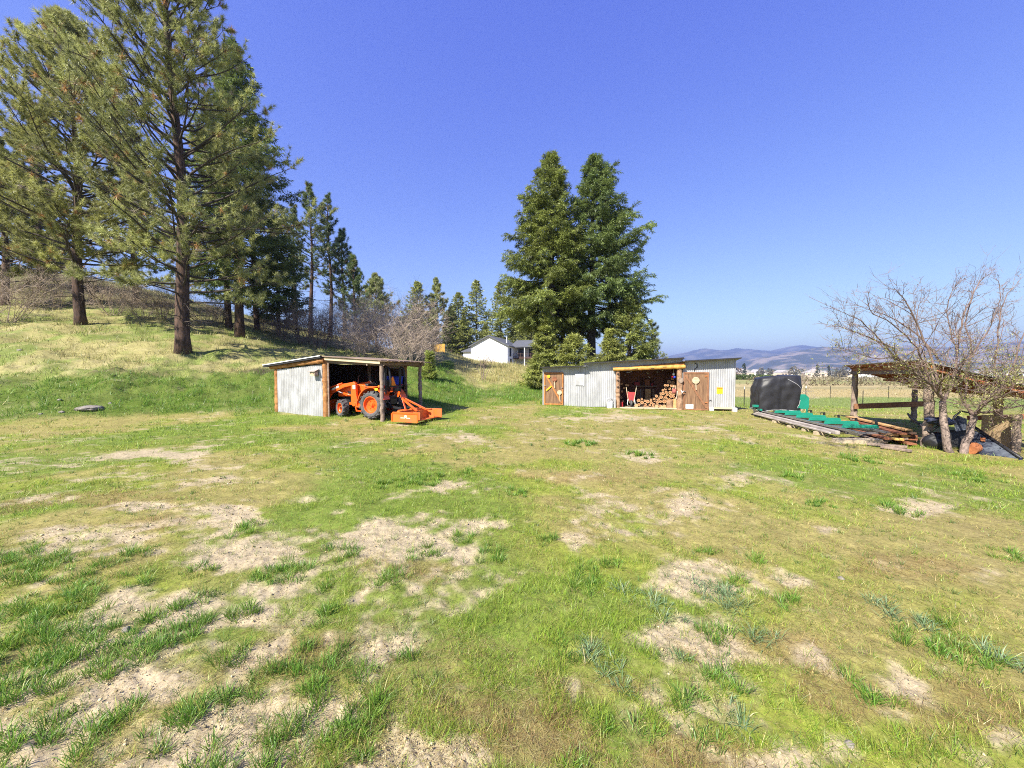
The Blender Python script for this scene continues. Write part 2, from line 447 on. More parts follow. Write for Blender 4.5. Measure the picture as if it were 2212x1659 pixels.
M['rope'] = pmat('rope', (.62, .52, .40), (.46, .37, .27), 20, .9)
M['bag'] = pmat('canvas_bag', (.36, .12, .10), (.22, .07, .06), 9, .9)
M['cloth_white'] = pmat('white_cloth', (.72, .70, .70), (.55, .52, .54), 9, .9)
# ------------------------------------------------------------------ ground cover zones
def lerp3(a, b, k):
    return a + (np.asarray(b) - a) * k[:, None]
def zones(x, y):
    r = np.sqrt(x * x + y * y); t = x / np.maximum(y, 0.05)
    t = np.where(y <= 0.05, np.sign(x) * 5, t)
    z = base_z(x, y)
    nA = fbm(x * 0.35, y * 0.35, 41, 4); nB = fbm(x * 1.1, y * 1.1, 43, 4); nC = fbm(x * 0.16, y * 0.16, 47, 3)
    left = 1 - sstep(-0.62, -0.45, t)
    thr = np.where(t < -0.15, 1.75 + 0.9 * sstep(-0.5, -0.25, t) , 0.75 + 1.6 * (1 - sstep(-0.20, -0.08, t)))
    thr = np.where(t < -0.15, thr, np.minimum(thr, 2.5))
    dryhill = sstep(-0.25, 0.35, z - thr + (nA - 0.5) * 1.4 + (nB - .5) * .5) * (1 - sstep(0.25, 0.4, t))
    bank = sstep(0.08, 0.35, z + (nB - .5) * .25) * (1 - dryhill) * (1 - sstep(0.1, 0.2, t))
    field = sstep(0.16, 0.3, t) * sstep(19, 24, y)
    return dict(r=r, t=t, z=z, nA=nA, nB=nB, nC=nC, dry=dryhill, bank=bank, field=field)
def ground_col(x, y):
    q = zones(x, y); n = len(x)
    d = dirt_mask(x, y)
    nf = fbm(x * 4.5, y * 4.5, 51, 4)
    c = np.tile(np.array([.275, .225, .105]), (n, 1))                         # thatch
    c = lerp3(c, (.215, .225, .055), sstep(.42, .62, q['nB'] * .6 + q['nA'] * .4))
    c = lerp3(c, (.15, .19, .045), sstep(.52, .70, q['nA']))
    c = lerp3(c, (.23, .17, .105), sstep(.58, .76, q['nC'] * .5 + nf * .5) * .5)
    c = lerp3(c, (.25, .165, .10), brown_mask(x, y) * .55)
    c = lerp3(c, (.085, .125, .028), q['bank'] * .85)
    undercut_shade = np.exp(-((q['z'] - 1.85) / .22) ** 2) * (1 - sstep(-.62, -.5, q['t'])) * sstep(-1.2, -1.0, q['t']) * sstep(.42, .58, fbm(x * .8, y * .8, 57, 3))
    c = lerp3(c, (.30, .255, .15), q['dry'] * (0.75 + .25 * nf))
    c = lerp3(c, (.075, .06, .045), undercut_shade)  # dark soil tone painted along the bank top as shade of its undercut
    c = lerp3(c, (.15, .19, .055), q['dry'] * sstep(.46, .62, q['nB'] * .6 + q['nA'] * .4) * .8 * (1 - sstep(-.45, -.3, q['t'])))
    c = lerp3(c, (.16, .13, .075), (1 - sstep(-.45, -.35, q['t'])) * sstep(33, 40, y) * .8)
    c = lerp3(c, (.40, .315, .23), d * (0.82 + .3 * (nf - .5)))
    # valley fields beyond the fence
    y_ = y + (q['nC'] - .5) * 10
    f = np.tile(np.array([.19, .225, .085]), (n, 1))
    f = lerp3(f, (.40, .305, .20), sstep(33, 38, y_) * (1 - sstep(120, 150, y_) * .3))
    f = lerp3(f, (.27, .22, .14), sstep(60, 64, y_) * (1 - sstep(72, 76, y_)) * .8)
    f = lerp3(f, (.22, .225, .10), sstep(95, 110, y_) * (1 - sstep(150, 190, y_)) * .7)
    f = lerp3(f, (.36, .29, .21), sstep(215, 240, y_))
    f = lerp3(f, (.20, .19, .13), sstep(420, 520, y_) * sstep(.4, .6, fbm(x * .01, y * .01, 61, 3)))
    f = lerp3(f, (.14, .15, .10), sstep(900, 1500, y_))
    c = lerp3(c, f, q['field'])
    far = (1 - sstep(.1, .2, q['t'])) * sstep(75, 110, q['r'])
    c = lerp3(c, (.14, .13, .07), far)
    c *= (0.74 + 0.42 * nf)[:, None] * (np.array([.94, 1, .74]))  # grassy ground darkened in its colour to give shaded depth between blades
    c = lerp3(c, (.41, .325, .24), d * .55)
    return c

def build_ground():
    ra = [0.35]
    while ra[-1] < 60: ra.append(ra[-1] * 1.0075 + 0.001)
    while ra[-1] < 11000: ra.append(ra[-1] * 1.045)
    ra = np.array(ra)
    az = np.radians(np.concatenate([np.arange(-66, 66, 0.36), np.arange(66, 294, 3.0)]))
    na, nr = len(az), len(ra)
    R, A = np.meshgrid(ra, az, indexing='ij')
    x = (R * np.sin(A)).ravel(); y = (R * np.cos(A)).ravel()
    z = gz(x, y)
    d = dirt_mask(x, y)
    k = 1 - sstep(6, 14, R.ravel())
    z = z + d * k * ((fbm(x * 18, y * 18, 71, 3) - .5) * .045 + (fbm(x * 45, y * 45, 73, 2) - .5) * .018 - 0.008)
    v = np.stack([x, y, z], 1)
    i = np.arange(nr - 1)[:, None] * na; j = np.arange(na)[None, :]; j2 = (j + 1) % na
    f = np.stack([i + j, i + na + j, i + na + j2, i + j2], -1).reshape(-1, 4)[:, ::-1]
    # centre cap
    m = bpy.data.materials.new('ground_earth'); m.use_nodes = True
    n = m.node_tree.nodes; l = m.node_tree.links; b = n['Principled BSDF']
    b.inputs['Roughness'].default_value = 0.95; b.inputs['Specular IOR Level'].default_value = 0.1
    at = n.new('ShaderNodeAttribute'); at.attribute_name = 'col'
    tc = n.new('ShaderNodeTexCoord')
    def noise(s, det):
        q = n.new('ShaderNodeTexNoise'); q.inputs['Scale'].default_value = s; q.inputs['Detail'].default_value = det
        q.inputs['Roughness'].default_value = .7
        l.new(tc.outputs['Object'], q.inputs['Vector']); return q
    n1 = noise(26, 8); n2 = noise(5.5, 6)
    r1 = n.new('ShaderNodeMapRange'); r1.inputs[1].default_value = .3; r1.inputs[2].default_value = .7; r1.inputs[3].default_value = .62; r1.inputs[4].default_value = 1.32
    l.new(n1.outputs['Fac'], r1.inputs[0])
    r2 = n.new('ShaderNodeMapRange'); r2.inputs[1].default_value = .3; r2.inputs[2].default_value = .7; r2.inputs[3].default_value = .8; r2.inputs[4].default_value = 1.2
    l.new(n2.outputs['Fac'], r2.inputs[0])
    mu = n.new('ShaderNodeMath'); mu.operation = 'MULTIPLY'
    l.new(r1.outputs[0], mu.inputs[0]); l.new(r2.outputs[0], mu.inputs[1])
    mx = n.new('ShaderNodeVectorMath'); mx.operation = 'SCALE'
    l.new(at.outputs['Color'], mx.inputs[0]); l.new(mu.outputs[0], mx.inputs['Scale'])
    l.new(mx.outputs[0], b.inputs['Base Color'])
    bp = n.new('ShaderNodeBump'); bp.inputs['Strength'].default_value = .7; bp.inputs['Distance'].default_value = .015
    l.new(n1.outputs['Fac'], bp.inputs['Height']); l.new(bp.outputs[0], b.inputs['Normal'])
    o = big_mesh('ground', v, f, m, ground_col(x, y), smooth=True)
    tag(o, 'patchy spring lawn running up a grassy bank and out to valley fields', 'ground', kind='structure')
build_ground()

# ------------------------------------------------------------------ mountains
def mountain(name, label, pts, D, depth, seed, c1, c2, zb):
    px = np.array([p[0] for p in pts], float); py = np.array([p[1] for p in pts], float)
    t = np.linspace((px[0] - 1106) / F, (px[-1] - 1106) / F, 420)
    zc = CAMZ + (800 - np.interp(t, (px - 1106) / F, py)) / F * D
    s = np.linspace(-1, 1, 60)
    T, S = np.meshgrid(t, s, indexing='ij')
    yy = D + S * depth
    xx = T * D * (1 + S * depth / D * 0.25)
    Z = np.repeat(zc[:, None], 60, 1)
    prof = np.clip(1 - np.abs(S) ** 1.25, 0, 1)
    rid = 1 - np.abs(2 * fbm(xx * 6 / D + 7, yy * 6 / D, seed, 5) - 1)
    rid2 = fbm(xx * 25 / D, yy * 25 / D, seed + 5, 5)
    off = (rid - .8) * 0.55 * np.sqrt(np.clip(np.abs(S), 0, 1)) * np.clip(1 - np.abs(S), 0, 1) * 1.6
    H = zb + (Z - zb) * np.clip(prof + off, 0, 1) + (rid2 - .5) * (Z - zb) * .10 * (prof > 0.02)
    v = np.stack([xx.ravel(), yy.ravel(), H.ravel()], 1)
    i = np.arange(419)[:, None] * 60; j = np.arange(59)[None]
    f = np.stack([i + j, i + 60 + j, i + 61 + j, i + j + 1], -1).reshape(-1, 4)
    k = sstep(.45, .62, fbm(xx.ravel() * 40 / D, yy.ravel() * 40 / D, seed + 9, 5) * .6 + rid2.ravel() * .4)
    col = np.array(c1)[None] + (np.array(c2) - np.array(c1))[None] * k[:, None]
    o = big_mesh(name, v, f, M['mountain'], col, smooth=True)
    tag(o, label, 'mountain', kind='structure')
M['mountain'] = leafmat('mountain_forest', 0.0)
mountain('mountain_range', 'far hazy blue mountain range along the horizon', [(1250, 792), (1340, 783), (1400, 774), (1440, 770), (1476, 763), (1518, 752), (1542, 754), (1566, 756), (1591, 751),
  (1622, 757), (1671, 757), (1695, 751), (1724, 747), (1758, 751), (1830, 756), (1950, 752), (2100, 750), (2250, 742), (2500, 752), (2800, 770)], 6500, 2200, 101, (.045, .055, .05), (.16, .15, .12), 0)
mountain('mountain_ridge', 'nearer wooded ridge with pale bare patches above the valley', [(1560, 806), (1589, 797), (1622, 778), (1673, 767), (1724, 759), (1773, 749), (1804, 751), (1843, 749), (1900, 750), (1990, 748),
  (2050, 752), (2120, 744), (2212, 737), (2350, 730), (2500, 735), (2700, 755), (2900, 780)], 3600, 1300, 131, (.05, .06, .045), (.27, .22, .17), 0)

# ------------------------------------------------------------------ grass
M['grass_dry'] = leafmat('soil_crumb', 0.0)
rng = np.random.default_rng(7)
def blades(pos, L, W, az, lean, col, tipcol=None, bend=0.5, seg2=True):
    "curved blades: pos Nx3, length, width, azimuth of the lean, lean angle from vertical"
    n = len(pos)
    dx, dy = np.sin(az), np.cos(az)
    sx, sy = np.cos(az), -np.sin(az)
    rnd = rng.random(n) * 6.28
    sx, sy = np.cos(rnd), np.sin(rnd)
    def pt(k):
        a = lean * (1 - bend + bend * 2 * k * 0.6)
        return np.stack([dx * np.sin(a) * L * k, dy * np.sin(a) * L * k, np.cos(a) * L * k], 1)
    side = np.stack([sx * W / 2, sy * W / 2, np.zeros(n)], 1)
    p1 = pos + pt(0.55); p2 = pos + pt(1.0)
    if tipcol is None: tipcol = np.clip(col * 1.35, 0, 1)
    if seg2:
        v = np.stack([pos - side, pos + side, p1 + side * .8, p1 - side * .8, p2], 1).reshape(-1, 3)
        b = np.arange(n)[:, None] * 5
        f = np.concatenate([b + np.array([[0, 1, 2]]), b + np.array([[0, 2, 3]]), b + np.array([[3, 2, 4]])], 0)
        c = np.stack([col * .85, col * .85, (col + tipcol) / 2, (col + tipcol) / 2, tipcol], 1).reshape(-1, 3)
    else:
        v = np.stack([pos - side, pos + side, p2], 1).reshape(-1, 3)
        f = (np.arange(n)[:, None] * 3 + np.array([[0, 1, 2]]))
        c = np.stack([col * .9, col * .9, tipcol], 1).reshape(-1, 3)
    return v, f, c
def join(parts):
    vs, fs, cs = [], [], []; o = 0
    for v, f, c in parts:
        vs.append(v); fs.append(f + o); cs.append(c); o += len(v)
    return np.concatenate(vs), np.concatenate(fs), np.concatenate(cs)
def polar_pts(n, r0, r1, a=58.0, pw=1.0):
    u = rng.random(n)
    r = np.exp(math.log(r0) + u ** pw * (math.log(r1) - math.log(r0)))
    th = np.radians(rng.uniform(-a, a, n))
    return r * np.sin(th), r * np.cos(th)
def pick(cols, w, n):
    cols = np.array(cols); i = rng.choice(len(cols), n, p=np.array(w) / np.sum(w))
    return np.clip(cols[i] * rng.uniform(.42, 1.5, (n, 1)) * np.array([.96, 1, .70]), 0, .60)

# explicit clumps seen in the photo: (px, py, radius px, bluish)
_cl = [(60, 900, 120), (150, 800, 110), (300, 760, 120), (420, 560, 130), (330, 480, 90), (220, 600, 90), (80, 480, 110), (250, 880, 120), (470, 860, 80),
 (740, 740, 110), (620, 720, 80), (830, 690, 50), (1010, 820, 70), (1030, 640, 60), (770, 610, 50), (1400, 650, 50), (1440, 830, 70), (1270, 860, 80),
 (1090, 960, 60), (1150, 900, 50), (1370, 960, 100), (1320, 1030, 60), (790, 1090, 100), (880, 1010, 80), (510, 1050, 100), (170, 1130, 110), (110, 1220, 100),
 (370, 1200, 70), (920, 1270, 80), (1180, 1230, 130), (1120, 1290, 90), (1490, 1180, 110), (1440, 1240, 100), (1590, 1080, 80), (1650, 1050, 60), (1500, 380, 50),
 (1440, 350, 40), (1280, 470, 60), (1170, 470, 60), (870, 450, 50), (580, 380, 60), (1200, 440, 50), (1740, 840, 50), (1700, 500, 60), (1400, 510, 40),
 (2120, 380, 60), (1990, 320, 50), (1820, 60, 80), (1700, 70, 60), (2010, 30, 40), (1580, 930, 60), (1830, 380, 60), (1060, 270, 60), (900, 560, 40), (650, 640, 40),
 (20, 980, 90), (20, 760, 90), (180, 700, 90), (560, 820, 60), (30, 620, 80), (130, 420, 90), (20, 400, 80), (260, 420, 60)]
_cr = [(820, 640, 40, 0), (340, 740, 60, 0), (290, 810, 50, 0), (870, 830, 70, 1), (930, 870, 60, 1), (650, 910, 65, 1), (1170, 870, 60, 0), (890, 1030, 60, 0), (1100, 1060, 60, 1),
 (740, 1090, 40, 1), (250, 1090, 60, 0), (410, 1180, 70, 1), (900, 1190, 70, 0), (960, 1350, 60, 1), (780, 1310, 60, 0), (1560, 1290, 80, 0), (1700, 930, 90, 1),
 (1820, 1080, 90, 0), (1950, 1080, 80, 0), (2150, 1130, 70, 1), (420, 1400, 50, 0), (1880, 980, 50, 0), (850, 1480, 50, 0), (550, 1400, 50, 0), (970, 800, 40, 0),
 (1070, 700, 40, 0), (160, 620, 40, 0), (510, 850, 50, 1), (260, 1560, 40, 0), (440, 720, 40, 0), (40, 400, 50, 0), (560, 240, 50, 0), (300, 190, 60, 0), (1200, 330, 40, 0),
 (1320, 450, 40, 0), (1700, 480, 50, 0), (2000, 340, 60, 0), (2150, 680, 60, 0), (1500, 260, 60, 0), (330, 1070, 50, 1)]
clumps = [(zx * .5, 1008 + zy * .5, r * .5, 0) for zx, zy, r in _cl] + [(1106 + zx * .5, 864 + zy * .5, r * .5, b) for zx, zy, r, b in _cr]

def build_grass():
    # --- long tufts
    P_, L_, W_, A_, E_, C_ = [], [], [], [], [], []
    for px, py, rp, blue in clumps:
        g = G(px, py); D = g.y; R = max(rp / F * D * 1.05, .05)
        ntuft = max(3, int(7.5 * (R / 0.11) ** 1.55 / max(1, D / 3.5)))
        for k in range(min(ntuft, 90)):
            a = rng.random() * 6.28; q = R * 1.15 * rng.random() ** .6
            cx, cy = g.x + q * math.cos(a), g.y + q * math.sin(a) * 1.25
            nb = int(rng.integers(26, 52)) if not blue else int(rng.integers(16, 30))
            aa = rng.random(nb) * 6.28; rr = rng.random(nb) ** .7 * .05
            P_.append(np.stack([cx + rr * np.cos(aa), cy + rr * np.sin(aa)], 1))
            Ls = rng.uniform(.035, .105) * (1.2 if blue else 1.0) * (1 + .05 * D)
            L_.append(Ls * rng.uniform(.55, 1.25, nb)); W_.append(np.full(nb, (.0055 if blue else .0042) * max(1, D / 4.0)))
            A_.append(np.where(rng.random(nb) < .7, np.pi / 2 - aa, rng.random(nb) * 6.28)); E_.append(rng.uniform(.15, 1.05, nb) if not blue else rng.uniform(.5, 1.35, nb))
            if blue: base = np.array([.155, .235, .105])
            else: base = np.array([.095, .205, .028]) * rng.uniform(.8, 1.25) + np.array([.05, .04, .0]) * rng.random()
            C_.append(base[None] * rng.uniform(.7, 1.3, (nb, 1)) + (rng.random((nb, 1)) < .08) * np.array([[.25, .14, .06]]))
    # random tufts over the lawn
    n = 2600
    x, y = polar_pts(n, 2.0, 26, pw=.75)
    keep = (rng.random(n) < (.35 + .65 * sstep(.45, .65, fbm(x * .6, y * .6, 81, 3)))) & (base_z(x, y) < .15)
    x, y = x[keep], y[keep]
    for cx, cy in zip(x, y):
        D = cy; nb = int(rng.integers(8, 22)); aa = rng.random(nb) * 6.28; rr = rng.random(nb) * .045 * max(1, D / 7)
        P_.append(np.stack([cx + rr * np.cos(aa), cy + rr * np.sin(aa)], 1))
        L_.append(rng.uniform(.035, .085) * rng.uniform(.5, 1.2, nb) * (1 + .03 * D)); W_.append(np.full(nb, .003 * max(1, D / 4.0)))
        A_.append(rng.random(nb) * 6.28); E_.append(rng.uniform(.2, 1.2, nb))
        base = np.array([.085, .165, .03]) + np.array([.11, .08, .02]) * rng.random() ** 2
        C_.append(base[None] * rng.uniform(.75, 1.3, (nb, 1)))
    p = np.concatenate(P_); pos = np.stack([p[:, 0], p[:, 1], gz(p[:, 0], p[:, 1]) - .004], 1)
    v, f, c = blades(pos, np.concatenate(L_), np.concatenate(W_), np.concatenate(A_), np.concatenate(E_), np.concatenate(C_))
    tag(big_mesh('grass_tufts', v, f, M['grass'], c), 'long dark green grass tufts scattered over the bare lawn', 'grass', kind='stuff')

    # --- short lawn, denser where green
    n = 760000
    x, y = polar_pts(n, 1.25, 30, pw=1.0)
    q = zones(x, y); d = dirt_mask(x, y)
    cl0 = np.where(q['r'] < 7, fbm(x * 7, y * 7, 113, 3), fbm(x * 3.2, y * 3.2, 117, 3))
    dens = (0.5 + .5 * sstep(.35, .6, q['nB'])) * (1 - d * .93) * (1 - q['dry'] * .8) * (.45 + .55 * sstep(.36, .62, cl0))
    k = rng.random(n) < dens
    x, y, = x[k], y[k]; q = {a: b[k] for a, b in q.items()}; n = len(x); r = q['r']
    g = sstep(.38, .62, q['nA'] * .5 + q['nB'] * .5)
    straw = pick([(.47, .38, .18), (.40, .30, .14), (.32, .23, .11)], [2, 2, 1], n)
    green = pick([(.22, .325, .042), (.295, .365, .05), (.15, .265, .035), (.34, .385, .09)], [3, 2, 2, 1.5], n)
    lush = pick([(.10, .22, .03), (.14, .26, .037), (.20, .30, .05)], [2, 2, 1], n)
    bm_ = brown_mask(x, y); isg = rng.random(n) < (.56 + .40 * g) * (1 - .6 * bm_)
    straw = np.where((rng.random(n) < bm_ * .8)[:, None], pick([(.33, .21, .115), (.26, .155, .09), (.40, .29, .17)], [2, 1, 1], n), straw)
    col = np.where(isg[:, None], green, straw)
    bk = rng.random(n) < q['bank'] * .9
    col = np.where(bk[:, None], lush, col)
    hs = np.maximum(1, r / 4.2)
    cs = np.where(r < 6, 1, 0)[:, None]
    cl = np.where(r < 7, fbm(x * 7, y * 7, 113, 3), fbm(x * 3.2, y * 3.2, 117, 3)); cl = sstep(.36, .66, cl)
    L = (.55 + 1.25 * cl) * rng.uniform(.014, .042, n) * (0.8 + .5 * g) * (1 + .045 * r) * (1 + 1.3 * q['bank'])
    W = rng.uniform(.0020, .0038, n) * hs
    pos = np.stack([x, y, gz(x, y) - .003], 1)
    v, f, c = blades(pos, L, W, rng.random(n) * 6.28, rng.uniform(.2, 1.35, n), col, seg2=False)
    tag(big_mesh('lawn_grass', v, f, M['grass'], c), 'short yellow green lawn grass between bare patches', 'grass', kind='stuff')

    # --- crumbs of dry soil on the bare patches
    n = 90000
    x, y = polar_pts(n, 1.3, 9)
    d = dirt_mask(x, y); k = rng.random(n) < d ** 1.5 * (.35 + .65 * sstep(.45, .6, fbm(x * 3, y * 3, 95, 3)))
    x, y = x[k], y[k]; n = len(x); s_ = rng.uniform(.002, .0062, n) * (1 + 1.2 * (rng.random(n) < .06)) * np.maximum(1, np.sqrt(x * x + y * y) / 4)
    oc = np.array([(1, 0, 0), (0, 1, 0), (-1, 0, 0), (0, -1, 0), (0, 0, .8), (0, 0, -.6)])
    v = np.stack([x, y, gz(x, y) + s_ * .25], 1)[:, None, :] + oc[None] * rng.uniform(.6, 1.3, (n, 6, 1)) * s_[:, None, None]
    f = np.array([(0, 1, 4), (1, 2, 4), (2, 3, 4), (3, 0, 4), (1, 0, 5), (2, 1, 5), (3, 2, 5), (0, 3, 5)])
    f = (np.arange(n)[:, None, None] * 6 + f[None]).reshape(-1, 3)
    c = np.repeat(pick([(.42, .33, .24), (.36, .275, .195), (.47, .39, .30)], [2, 2, 1], n) , 6, 0)
    tag(big_mesh('soil_crumbs', v.reshape(-1, 3), f, M['grass_dry'], np.clip(c, 0, .6)), 'dry crumbs of pale soil on the bare patches', 'soil', kind='stuff')

    # --- dead straw lying on the soil
    n = 190000
    x, y = polar_pts(n, 1.25, 16)
    d = dirt_mask(x, y); dens = np.maximum(.2 + .6 * sstep(.42, .62, fbm(x * .9, y * .9, 91, 4)), brown_mask(x, y)); k = rng.random(n) < dens * (1 - .6 * d)
    x, y = x[k], y[k]; n = len(x); r = np.sqrt(x * x + y * y)
    pos = np.stack([x, y, gz(x, y) + .004 + rng.random(n) * .012], 1)
    col = pick([(.46, .36, .20), (.36, .25, .13), (.28, .17, .10), (.52, .43, .27)], [3, 2, 1.5, 1.5], n)
    v, f, c = blades(pos, rng.uniform(.04, .13, n) * (1 + .03 * r), .0022 * np.maximum(1, r / 4), rng.random(n) * 6.28, rng.uniform(1.40, 1.56, n), col, col, seg2=False)
    tag(big_mesh('straw_litter', v, f, M['grass'], c), 'pale dead straw lying flat over the lawn soil', 'straw', kind='stuff')

    # --- taller grass of the bank and the dry slopes
    n = 460000
    x, y = polar_pts(n, 11, 95, pw=.9)
    q = zones(x, y)
    dens = np.maximum(q['dry'] * .9, q['bank'] * .9) * (q['t'] < .32)
    dens = dens * (.35 + .65 * sstep(.38, .6, fbm(x * 1.5, y * 1.5, 121, 3) * .6 + fbm(x * 4, y * 4, 123, 2) * .4))
    k = rng.random(n) < dens
    x, y = x[k], y[k]; q = {a: b[k] for a, b in q.items()}; n = len(x); r = q['r']
    isdry = rng.random(n) < q['dry']
    straw = pick([(.42, .36, .22), (.36, .30, .17), (.27, .22, .125), (.48, .42, .28)], [3, 3, 1.5, 1.5], n)
    olive = pick([(.21, .26, .075), (.28, .30, .10), (.13, .20, .045)], [2, 2, 1], n)
    gl = sstep(.42, .60, q['nB'] * .5 + q['nA'] * .5) * (1 - .85 * sstep(-.45, -.25, q['t']))
    straw = np.where((rng.random(n) < .24 + .42 * gl)[:, None], olive, straw)
    pinky = (q['t'] > -.15) & (rng.random(n) < .45)
    straw = np.where(pinky[:, None], straw * np.array([1.12, .98, .95]), straw)
    lush = pick([(.09, .20, .026), (.13, .25, .035), (.19, .29, .05)], [2, 2, 1.2], n)
    col = np.where(isdry[:, None], straw, lush)
    tall = 1 + .9 * sstep(-.2, 0, q['t']) * q['dry']
    cl = sstep(.38, .64, fbm(x * 1.5, y * 1.5, 121, 3) * .6 + fbm(x * 4, y * 4, 123, 2) * .4)
    L = rng.uniform(.07, .22, n) * (.35 + 1.45 * cl) * tall * (1 + .008 * r) * np.where(isdry, 1.0, .9)
    W = rng.uniform(.007, .014, n) * np.maximum(.9, r / 17)
    pos = np.stack([x, y, gz(x, y) - .01], 1)
    v, f, c = blades(pos, L, W, rng.random(n) * 6.28, rng.uniform(.05, 1.0, n), col, seg2=False)
    tag(big_mesh('slope_grass', v, f, M['grass'], c), 'tall dry straw coloured grass over the slopes and lush green bank', 'grass', kind='stuff')

    # --- field grass in the valley beyond the fence
    n = 60000
    th = rng.uniform(.2, 1.45, n); D = np.exp(rng.uniform(math.log(18), math.log(60), n)); x, y = th * D, D
    k = rng.random(n) < zones(x, y)['field']; x, y, D = x[k], y[k], D[k]; n = len(x)
    tan = sstep(33, 38, y)
    col = np.where((rng.random(n) < tan)[:, None], pick([(.42, .32, .20), (.36, .27, .16)], [1, 1], n), pick([(.19, .24, .08), (.23, .27, .10), (.27, .25, .13)], [1, 1, .6], n))
    v, f, c = blades(np.stack([x, y, gz(x, y) - .01], 1), rng.uniform(.05, .14, n) * (1 + .01 * D), .008 * np.maximum(1, D / 14), rng.random(n) * 6.28, rng.uniform(.1, 1.1, n), col, seg2=False)
    tag(big_mesh('field_grass', v, f, M['grass'], c), 'grass of the green and tan valley fields beyond the fence', 'grass', kind='stuff')
build_grass()
# ------------------------------------------------------------------ conifers
class Needles:
    "gathers thin triangles (needles, sprays) and their colours"
    def __init__(s): s.v = []; s.c = []
    def tuft(s, p, d, n, L, W, spread, col, rg, droop=0.0, along=0.0):
        d = np.asarray(d, float); d = d / (np.linalg.norm(d) + 1e-9)
        q = rg.normal(size=(n, 3)); q /= np.linalg.norm(q, axis=1)[:, None]
        dirs = d[None] * (1 - spread) + q * spread
        dirs[:, 2] -= droop * rg.random(n)
        dirs /= np.linalg.norm(dirs, axis=1)[:, None] + 1e-9
        a = np.asarray(p)[None] - d[None] * (rg.random(n) * along)[:, None]
        l = L * rg.uniform(.65, 1.15, n)
        side = np.cross(dirs, rg.normal(size=(n, 3))); side /= np.linalg.norm(side, axis=1)[:, None] + 1e-9
        w = side * (W * .5)
        s.v.append(np.stack([a - w, a + w, a + dirs * l[:, None]], 1).reshape(-1, 3))
        cc = np.asarray(col)[None] * rg.uniform(.75, 1.25, (n, 1))
        s.c.append(np.repeat(cc, 3, 0))
    def spray(s, p, d, n, L, W, col, rg, hang=0.3, flat=0.35):
        "diamond shaped sprays lying along d and to both sides, hanging a little"
        d = np.asarray(d, float); d /= np.linalg.norm(d) + 1e-9
        q = rg.normal(size=(n, 3)); q[:, 2] *= flat
        dirs = d[None] * rg.uniform(.2, 1.0, (n, 1)) + q * .62
        dirs[:, 2] -= hang * rg.random(n)
        dirs /= np.linalg.norm(dirs, axis=1)[:, None] + 1e-9
        l = (L * rg.uniform(.55, 1.2, n))[:, None]
        side = np.cross(dirs, rg.normal(size=(n, 3)) * .5 + np.array([0, 0, 1.0])); side /= np.linalg.norm(side, axis=1)[:, None] + 1e-9
        w = side * (W * rg.uniform(.6, 1.2, n) * .5)[:, None]
        a = np.asarray(p)[None] + rg.normal(size=(n, 3)) * .05
        v = np.stack([a, a + dirs * l * .45 + w, a + dirs * l, a + dirs * l * .45 - w], 1)
        s.v.append(v[:, [0, 1, 2]].reshape(-1, 3)); s.v.append(v[:, [0, 2, 3]].reshape(-1, 3))
        cc = np.repeat(np.asarray(col)[None] * rg.uniform(.7, 1.25, (n, 1)), 3, 0)
        s.c.append(cc); s.c.append(cc)
    def build(s, name, mat, parent):
        v = np.concatenate(s.v); c = np.clip(np.concatenate(s.c), 0, 1)
        f = np.arange(len(v), dtype=np.int32).reshape(-1, 3)
        return big_mesh(name, v, f, mat, c, parent)

def curve_pts(p, d, L, n, rise, rg, wob=.06):
    pts = [np.array(p, float)]; d = np.array(d, float); d /= np.linalg.norm(d)
    for i in range(n):
        d = d + np.array([0, 0, rise / n]) + rg.normal(size=3) * wob
        d /= np.linalg.norm(d)
        pts.append(pts[-1] + d * L / n)
    return pts, d

